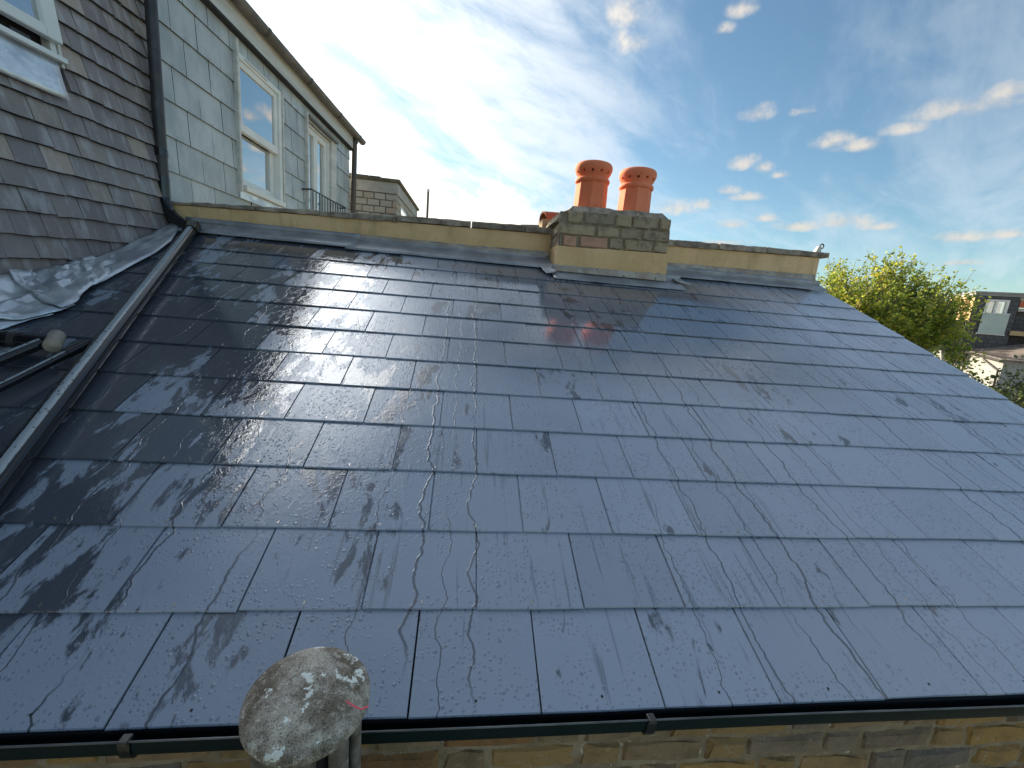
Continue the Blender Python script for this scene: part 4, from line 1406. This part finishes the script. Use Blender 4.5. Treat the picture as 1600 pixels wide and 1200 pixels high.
w2 = MB().box((OX - .05, 9.02, 1.25), (OX - .011, 9.92, 1.70)).build('window', M_WHITE, oh)
MB().box((OX - .0105, 9.08, 1.30), (OX - .006, 9.86, 1.64)).build('pane', M_GLASS, w2)
fp = thing('flue_pole', (-1.15, 12.6, 1.6), 'thin grey flue pole beside the pale brick rooftop block', 'pole')
MB().tube([(-1.17, 12.6, 1.6), (-1.17, 12.6, 2.80)], .034, 12).build('pole', M_DGUT, fp, smooth=True)
MB().tube([(-1.17, 12.6, 2.80), (-1.17, 12.6, 2.87)], .04, 12).build('pole_cap', M_WHITE, fp, smooth=True)

# ------------------------------------------------------------------ mushroom capped vent pot in front of the gutter


def conc_mat():
    mt, g, bs, out = newmat('lichened_stone')
    p = pos(g)
    n1 = g.noise(p, 16.0, 7.0, 0.68)
    n2 = g.noise(p, 70.0, 5.0, 0.7)
    n3 = g.noise(g.vm('ADD', p, (3, 8, 1)), 26.0, 6.0, 0.62)
    n4 = g.noise(g.vm('ADD', p, (1.2, 2.8, 5.1)), 420.0, 2.0, 0.6)
    c = g.mix(g.ss(n1, 0.38, 0.66), (0.15, 0.125, 0.09), (0.48, 0.44, 0.365))
    c = g.mix(g.m('MULTIPLY', g.ss(n2, 0.5, 0.66), 0.7), c, (0.56, 0.53, 0.47))
    c = g.mix(g.m('MULTIPLY', g.ss(n4, 0.52, 0.66), 0.75), c, (0.03, 0.026, 0.022))
    c = g.mix(g.m('MULTIPLY', g.ss(n3, 0.60, 0.625), 0.9), c, (0.78, 0.82, 0.76))
    c = g.mix(g.m('MULTIPLY', g.ss(g.noise(g.vm('ADD', p, (9, 4, 2)), 21.0, 4.0, 0.6), 0.66, 0.76), 0.35), c, (0.24, 0.15, 0.09))
    g.put(bs.inputs['Base Color'], c)
    bs.inputs['Roughness'].default_value = 0.95
    bs.inputs['Specular IOR Level'].default_value = 0.2
    h = g.m('ADD', g.m('ADD', g.m('MULTIPLY', n2, .6), g.m('MULTIPLY', n4, .35)), g.m('MULTIPLY', g.ss(n3, .63, .67), .35))
    bump(g, bs, h, 0.9, 0.004)
    return mt


M_CONC = conc_mat()
M_BAR = mat('dark_stone', (0.10, 0.088, 0.07), (0.22, 0.20, 0.17), scale=24, rough=0.95, bmp=0.7, bdist=0.004, bscale=110, c3=(0.40, 0.38, 0.33), t3=0.62, spec=0.15)  # darker than the cap
vx = thing('vent_pot', (-0.213, 0.586, -1.35), 'lichen spotted stone vent pot with domed cap in front of the gutter', 'vent')
tl = Matrix.Rotation(R(4), 3, 'Y') @ Matrix.Rotation(R(3.0), 3, 'X')
CC = V((-0.2052, 0.5815, -0.6300))
prof_c = [(.0005, .0255), (.018, .0250), (.036, .0232), (.054, .0190), (.070, .0125), (.082, .0055), (.0895, -.001), (.0925, -.006), (.0925, -.015), (.0900, -.019), (.084, -.020), (.0005, -.020)]
b = MB().lathe(prof_c, CC, 56, tl)
for i, p in enumerate(b.v):
    d = (p - CC)
    b.v[i] = p + d.normalized() * (noise.noise(p * 18) * .0007 + noise.noise(p * 80) * .0007)
b.build('cap', M_CONC, vx, smooth='all')
for i in range(9):
    th = R(-90 + 40 * i + 14)
    q = V((math.cos(th), math.sin(th), 0))
    tq = V((-math.sin(th), math.cos(th), 0))
    c0 = CC + q * .0700
    b = MB()
    wv_, dv = .0165, .010
    pr = [tq * (wv_ * math.cos(a)) + q * (dv * math.sin(a)) for a in [2 * math.pi * k / 12 for k in range(12)]]
    b.extrude(pr, c0 + V((0, 0, -.36)), c0 + V((0, 0, -.030)))
    for k, p in enumerate(b.v):
        b.v[k] = p + noise.noise_vector(p * 30) * .002
    b.build('louvre_bar', M_BAR, vx, smooth=50)
MB().tube([CC + V((0, 0, -.36)), CC + V((0, 0, -.018))], .060, 20).build('core', M_NAIL, vx, smooth=True)
MB().lathe([(.085, -.44), (.094, -.43), (.094, -.36), (.085, -.355)], CC, 36).build('collar', M_CONC, vx, smooth=40)
MB().tube([CC + V((0, 0, -.43)), V((CC.x, CC.y, GZ))], .08, 24).build('stack_pipe', M_CONC, vx, smooth=True)
M_RED = mat('pink_thread', (0.75, 0.10, 0.14), rough=0.6, bmp=0)
b = MB().tube([CC + V((.064, -.028, .0165)), CC + V((.076, -.033, .0125)), CC + V((.088, -.035, .0085)), CC + V((.098, -.032, .010))], .0012, 8)
tag(b.build('thread', M_RED, smooth=True), 'short bright pink thread stuck on the domed vent cap', 'thread')

# ------------------------------------------------------------------ house across the gardens on the right
HC = V((26.61, 19.69, 2.589))
HS = V((math.sin(R(127)), math.cos(R(127)), 0))
HN = V((-HS.y, HS.x, 0))
HN = V((-.6, -.8, 0)).normalized()
HW = lambda s, z, h=0.0: V((HC.x, HC.y, 0)) + HS * s + V((0, 0, z)) + HN * h


def far_slate():
    mt, g, bs, out = newmat('dark_slate_hanging')
    p = pos(g)
    sx = g.vm('DOT_PRODUCT', p, tuple(HS))
    z = g.sep(p)[2]
    bt = g.nd('ShaderNodeTexBrick', {'Vector': g.comb(sx, z), 'Color1': (0.055, 0.058, 0.066, 1), 'Color2': (0.085, 0.088, 0.098, 1), 'Mortar': (0.02, 0.02, 0.022, 1), 'Scale': 1.0, 'Mortar Size': 0.012, 'Brick Width': 0.30, 'Row Height': 0.22})
    g.put(bs.inputs['Base Color'], bt.outputs[0])
    bs.inputs['Roughness'].default_value = 0.5
    bump(g, bs, bt.outputs['Fac'], 0.4, -0.01)
    return mt


M_FARSLATE = far_slate()
M_FARWARM = mat('warm_yellow_brick', (0.42, 0.30, 0.16), (0.50, 0.37, 0.21), scale=3, rough=0.9, bmp=0.3, bdist=0.01)
M_FARWHITE = mat('white_rendered_wall', (0.25, 0.265, 0.275), (0.30, 0.31, 0.315), scale=1.2, rough=0.8, bmp=0.2, bdist=0.01)
M_FARROOF = mat('old_slate_roof', (0.10, 0.085, 0.08), (0.18, 0.155, 0.14), scale=2.6, rough=0.7, bmp=0.5, bdist=0.02, bscale=9, c3=(0.26, 0.24, 0.22), t3=0.6, stretch=(1, 1, 2))
fh = thing('terraced_house', HW(1.5, GZ, -2), 'dark slate hung house with frosted glass balcony behind the white wall', 'house')
WS0, WS1, WZb, WZt = .44, 1.28, .48, 2.24
for (a, c, z0, z1) in ((.0, WS0, -.6, 2.41), (WS0, WS1, -.6, WZb), (WS0, WS1, WZt, 2.41), (WS1, 1.62, -.6, 2.41)):
    wbox(HW, a, c, z0, z1, -.3, 0, 'slate_wall', M_FARSLATE, fh)
wbox(HW, 1.62, 4.2, -.6, 1.75, -1.2, -.9, 'recessed_wall', M_FARSLATE, fh)
wbox(HW, 1.60, 4.2, .50, .72, -.9, .1, 'timber_kerb', M_FARWARM, fh)
wbox(HW, 1.62, 1.66, .6, 2.3, -.9, -.01, 'recess_cheek', M_DWALL, fh)
wbox(HW, 1.75, 2.6, 1.95, 2.25, -.85, -.4, 'terracotta_gable', M_TERRA, fh)
wbox(HW, 1.63, 4.2, 1.75, 1.90, -1.0, -.6, 'white_soffit', M_WHITE, fh)
wbox(HW, -.05, 4.2, 2.411, 2.56, -.2, .06, 'fascia', M_FARWHITE, fh)
wbox(HW, -.1, 4.2, 2.561, 2.62, -6, .12, 'flat_roof', M_LEADDARK, fh)
# sunlit return wall, going away from the corner
rw = wbox(HW, -.02, -.001, 1.1, 2.41, -3.6, -.02, 'return_wall', M_FARWARM, fh)
for hh in (-.55, -.95):
    MB().tube([HW(-.07, .9, hh), HW(-.07, 2.2, hh), HW(-.02, 2.42, hh)], .05, 8).build('waste_pipe', M_FARWARM, fh, smooth=True)
wbox(HW, -.08, .0, 2.411, 2.52, -3.7, -.201, 'return_fascia', M_WHITEOLD, fh)
wbox(HW, -1.6, -.03, -.6, 1.1, -4.0, -.25, 'slate_wing', M_FARSLATE, fh)
fw = wbox(HW, WS0, WS0 + .09, WZb, WZt, -.16, .02, 'window', M_WHITE, fh)
wbox(HW, WS1 - .09, WS1, WZb, WZt, -.16, .02, 'window_frame', M_WHITE, fw)
wbox(HW, WS0 + .091, WS1 - .091, WZt - .09, WZt, -.16, .02, 'window_frame', M_WHITE, fw)
wbox(HW, .80, .88, WZb, WZt - .091, -.15, .0, 'window_frame', M_WHITE, fw)
wbox(HW, WS0 + .09, .80, WZb, WZt - .09, -.12, -.10, 'pane', M_GLASS, fw)
wbox(HW, .88, WS1 - .09, WZb, WZt - .09, -.12, -.10, 'pane', M_GLASS, fw)
wbox(HW, .90, 1.17, 1.45, 2.1, -.5, -.45, 'orange_picture', M_TERRA, fw)
wbox(HW, WS0, WS1, WZb, WZt, -1.2, -1.15, 'room_back', M_ROOMDK, fw)
wbox(HW, WS0 + .10, WS0 + .24, WZb, WZt - .1, -.3, -.28, 'curtain', M_WHITE, fw)
bal = wbox(HW, .40, 1.38, .50, 1.53, .10, .125, 'balcony_glass', M_FROST, fh)
wbox(HW, .37, 1.41, 1.531, 1.56, .09, .135, 'balcony_rail', M_WHITE, bal)
wbox(HW, .37, 1.41, .44, .499, .0, .135, 'balcony_base', M_WHITEOLD, bal)
# rear extension with a white wall and slate lean-to roof
XA, XK, XR = V((26.868, 19.4956, -.476)), V((24.489, 16.3229, -.656)), V((27.6, 13.98, -.656))
XT1 = HW(.33, .12, .0)
XT2 = XT1 + HS * 4.2 + V((0, 0, .28))
ex = thing('white_extension', (26, 17, GZ), 'white rendered extension with mossy slate lean-to roof and bent drainpipe', 'extension')
nl = (XK - XA)
b = MB()
b.hexa([V((XA.x, XA.y, GZ)), V((XK.x, XK.y, GZ)), V((XR.x, XR.y, GZ)), V((XT2.x, XT2.y, GZ)), V((XA.x, XA.y, XA.z - .05)), V((XK.x, XK.y, XK.z - .05)), V((XR.x, XR.y, XK.z - .05)), V((XT2.x, XT2.y, XK.z - .05))])
b.build('wall', M_FARWHITE, ex)
ov = HN * .18 - HS * .15
b = MB()
e = .07
ra, rk_, rr_, rt_ = XA - HS * .15, XK + ov, XR + HN * .18, XT2
b.hexa([ra - V((0, 0, e)), rk_ - V((0, 0, e)), rr_ + V((0, 0, .0)) - V((0, 0, e)), rt_ + V((0, 0, .35)) - V((0, 0, e)), ra + V((0, 0, .03)), rk_, rr_, rt_ + V((0, 0, .35))])
b.build('roof', M_FARROOF, ex)
for i in range(9):
    q0, q1 = ra.lerp(rk_, (i + .5) / 9) + V((0, 0, .055)), rt_.lerp(rr_, (i + .5) / 9) + V((0, 0, .035 + .35 * (1 - (i + .5) / 9)))
    MB().tube([q0, q1], .018, 6).build('slate_course', M_FARROOF, ex)
MB().tube([ra + V((0, 0, -.06)) - HS * .03, rk_ + V((0, 0, -.08)) - HS * .03], .05, 10).build('gutter', M_BLACKMATT, ex, smooth=True)
WNn = nl.normalized()
wp = lambda t, z: V((XA.x, XA.y, 0)) + V((WNn.x, WNn.y, 0)).normalized() * t - HS * .07 + V((0, 0, z))
MB().tube([wp(2.08, -.62), wp(2.15, -.80), wp(3.5, -1.10), wp(3.85, -1.2), wp(3.88, -1.6), wp(3.88, -4.5)], .042, 10).build('drainpipe', M_BLACKMATT, ex, smooth=True)
gw = thing('garden_wall', (28.3, 21.4, GZ), 'white wall running away left of the slate roofed extension', 'wall')
gw['kind'] = 'thing'
b = MB()
q0, q1 = V((26.9, 19.62, 0)), V((31.5, 25.6, 0))
tt = V((-.8, .6, 0))
b.hexa([q0 + V((0, 0, GZ)), q1 + V((0, 0, GZ)), q1 + tt * -.3 + V((0, 0, GZ)), q0 + tt * -.3 + V((0, 0, GZ)), q0 + V((0, 0, -.52)), q1 + V((0, 0, -.50)), q1 + tt * -.3 + V((0, 0, -.50)), q0 + tt * -.3 + V((0, 0, -.52))])
b.build('render', M_FARWHITE, gw)
b = MB()
b.hexa([q0 + tt * .05 + V((0, 0, -.519)), q1 + tt * .05 + V((0, 0, -.499)), q1 + tt * -.35 + V((0, 0, -.499)), q0 + tt * -.35 + V((0, 0, -.519)), q0 + tt * .05 + V((0, 0, -.45)), q1 + tt * .05 + V((0, 0, -.43)), q1 + tt * -.35 + V((0, 0, -.43)), q0 + tt * -.35 + V((0, 0, -.45))])
b.build('coping_strip', M_DGUT, gw)

# ------------------------------------------------------------------ tree and shrubs


def leaf_mat(name, tones, trans=0.45):
    mt = bpy.data.materials.new(name)
    mt.use_nodes = True
    nt = mt.node_tree
    nt.nodes.clear()
    g = N(nt)
    p = pos(g)
    wn = g.nd('ShaderNodeTexWhiteNoise', {'Vector': g.vm('SNAP', p, (.07, .07, .07))}, noise_dimensions='3D').outputs['Value']
    n = g.noise(p, 1.6, 3.0)
    f = g.m('ADD', g.m('MULTIPLY', wn, 0.5), g.m('MULTIPLY', n, 0.5))
    cr = g.nd('ShaderNodeValToRGB', {0: f})
    el = cr.color_ramp.elements
    while len(el) < len(tones):
        el.new(0.5)
    for i, (q, c) in enumerate(tones):
        el[i].position = q
        el[i].color = (*c, 1)
    d = g.nd('ShaderNodeBsdfPrincipled', {'Base Color': cr.outputs[0], 'Roughness': 0.5})
    br_ = g.nd('ShaderNodeHueSaturation', {'Value': 1.8, 'Saturation': 1.05, 'Color': cr.outputs[0]})
    t = g.nd('ShaderNodeBsdfTranslucent', {0: br_.outputs[0]})
    mx = g.nd('ShaderNodeMixShader', {0: trans, 1: d.outputs[0], 2: t.outputs[0]})
    g.nd('ShaderNodeOutputMaterial', {0: mx.outputs[0]})
    return mt


M_LEAF = leaf_mat('autumn_green_leaf', [(.2, (.07, .12, .022)), (.42, (.17, .23, .04)), (.62, (.31, .35, .06)), (.82, (.52, .44, .075))])
M_LEAFG = leaf_mat('mid_green_leaf', [(.25, (.03, .055, .022)), (.5, (.06, .09, .03)), (.75, (.10, .13, .04))], .35)
M_BARK = mat('grey_brown_bark', (0.10, 0.08, 0.06), (0.15, 0.125, 0.10), scale=12, rough=0.9, bmp=0.6, bdist=0.01)


def leaf(b, p, dirv_, size, rr):
    a = V(dirv_).normalized()
    s = a.cross(V((rr.uniform(-1, 1), rr.uniform(-1, 1), rr.uniform(-1, 1)))).normalized()
    w_ = size * rr.uniform(.28, .42)
    n_ = a.cross(s) * size * .12
    q = len(b.v)
    b.v += [p, p + a * size * .5 + s * w_ + n_, p + a * size, p + a * size * .5 - s * w_ + n_]
    b.f += [(q, q + 1, q + 2), (q, q + 2, q + 3)]


def make_tree(name, base, fork, crown_c, crown_r, label, cat, seed, nboughs, ntwigs, leaves_per, lsize, shoot, m_leaf, group=None, tr=.09, bias=None):
    rr = random.Random(seed)
    o = thing(name, base, label, cat, group)
    base, fork, cc = V(base), V(fork), V(crown_c)
    MB().tube([base, base.lerp(fork, .5) + V((.03, .02, 0)), fork], [tr * 1.25, tr, tr * .8], 12).build('trunk', M_BARK, o, smooth=True)
    tw, lv = MB(), MB()
    for i in range(nboughs):
        d = V((rr.gauss(0, 1), rr.gauss(0, 1), rr.gauss(.35, .8))).normalized()
        rad = rr.uniform(.45, .98)
        end = cc + V((d.x * crown_r[0], d.y * crown_r[1], d.z * crown_r[2])) * rad
        midp = fork.lerp(end, .5) + V((rr.gauss(0, .1), rr.gauss(0, .1), -.12))
        pts = [fork.lerp(base, rr.uniform(0, .12))]
        for t in (.33, .66, 1.0):
            pts.append((pts[0] * (1 - t) ** 2 + midp * 2 * t * (1 - t) + end * t * t) + V((rr.gauss(0, .02), rr.gauss(0, .02), 0)))
        bo = MB().tube(pts, [tr * .42, tr * .28, tr * .17, tr * .07], 6)
        bo.build('bough', M_BARK, o, smooth=True)
        for j in range(ntwigs):
            t = rr.uniform(.45, 1.0)
            s0 = midp.lerp(end, t)
            out_ = (s0 - cc)
            out_ = V((out_.x / crown_r[0], out_.y / crown_r[1], out_.z / crown_r[2]))
            dd = (out_.normalized() * .5 + V((rr.gauss(0, .55), rr.gauss(0, .55), rr.gauss(shoot, .5)))).normalized()
            ln = rr.uniform(.18, .48) * (1 + .6 * max(0, dd.z) * (shoot > .4)) * (crown_r[2] ** .5)
            s1 = s0 + dd * ln * .55
            s2 = s1 + (dd + V((.12, 0, .25))).normalized() * ln * .45
            q = len(tw.v)
            tw.tube([s0, s1, s2], [tr * .055, tr * .04, tr * .02], 4, False)
            for k in range(leaves_per):
                tt_ = rr.random() ** .8
                p = (s0.lerp(s1, tt_ * 2) if tt_ < .5 else s1.lerp(s2, tt_ * 2 - 1)) + V((rr.gauss(0, .035), rr.gauss(0, .035), rr.gauss(0, .03)))
                leaf(lv, p, (rr.gauss(0, .8) + dd.x * .6, rr.gauss(0, .8) + dd.y * .6, rr.gauss(.1, .7)), lsize * rr.uniform(.7, 1.3), rr)
    tw.build('twigs', M_BARK, o, fix=False)
    lv.build('crown', m_leaf, o, fix=False)
    return o


make_tree('garden_tree', (8.5, 7.7, GZ), (8.3, 7.5, -1.2), (7.84, 7.45, .16), (1.32, 1.3, 1.06), 'yellow green tree with wispy upright shoots beyond the roof verge', 'tree', 4, 140, 14, 22, .056, .62, M_LEAF)
make_tree('sapling', (8.35, 6.2, GZ), (8.3, 6.12, -1.2), (8.27, 6.1, -.45), (.20, .2, .50), 'slim pale yellow sapling in front of the white wall', 'sapling', 8, 12, 7, 8, .06, .9, M_LEAF, tr=.03)
make_tree('leafy_shrub', (7.95, 5.15, GZ), (7.95, 5.1, -2.2), (7.95, 5.1, -.92), (.50, .5, .52), 'green leafy shrub with upright stems at the right edge below the house', 'shrub', 15, 26, 10, 12, .055, .95, M_LEAFG, tr=.04)
make_tree('leafy_shrub', (9.8, 6.4, GZ), (9.7, 6.3, -2.6), (9.6, 6.2, -1.35), (.9, .6, .7), 'darker green bush in front of the white extension wall', 'shrub', 23, 26, 10, 12, .06, .7, M_LEAFG, tr=.05)
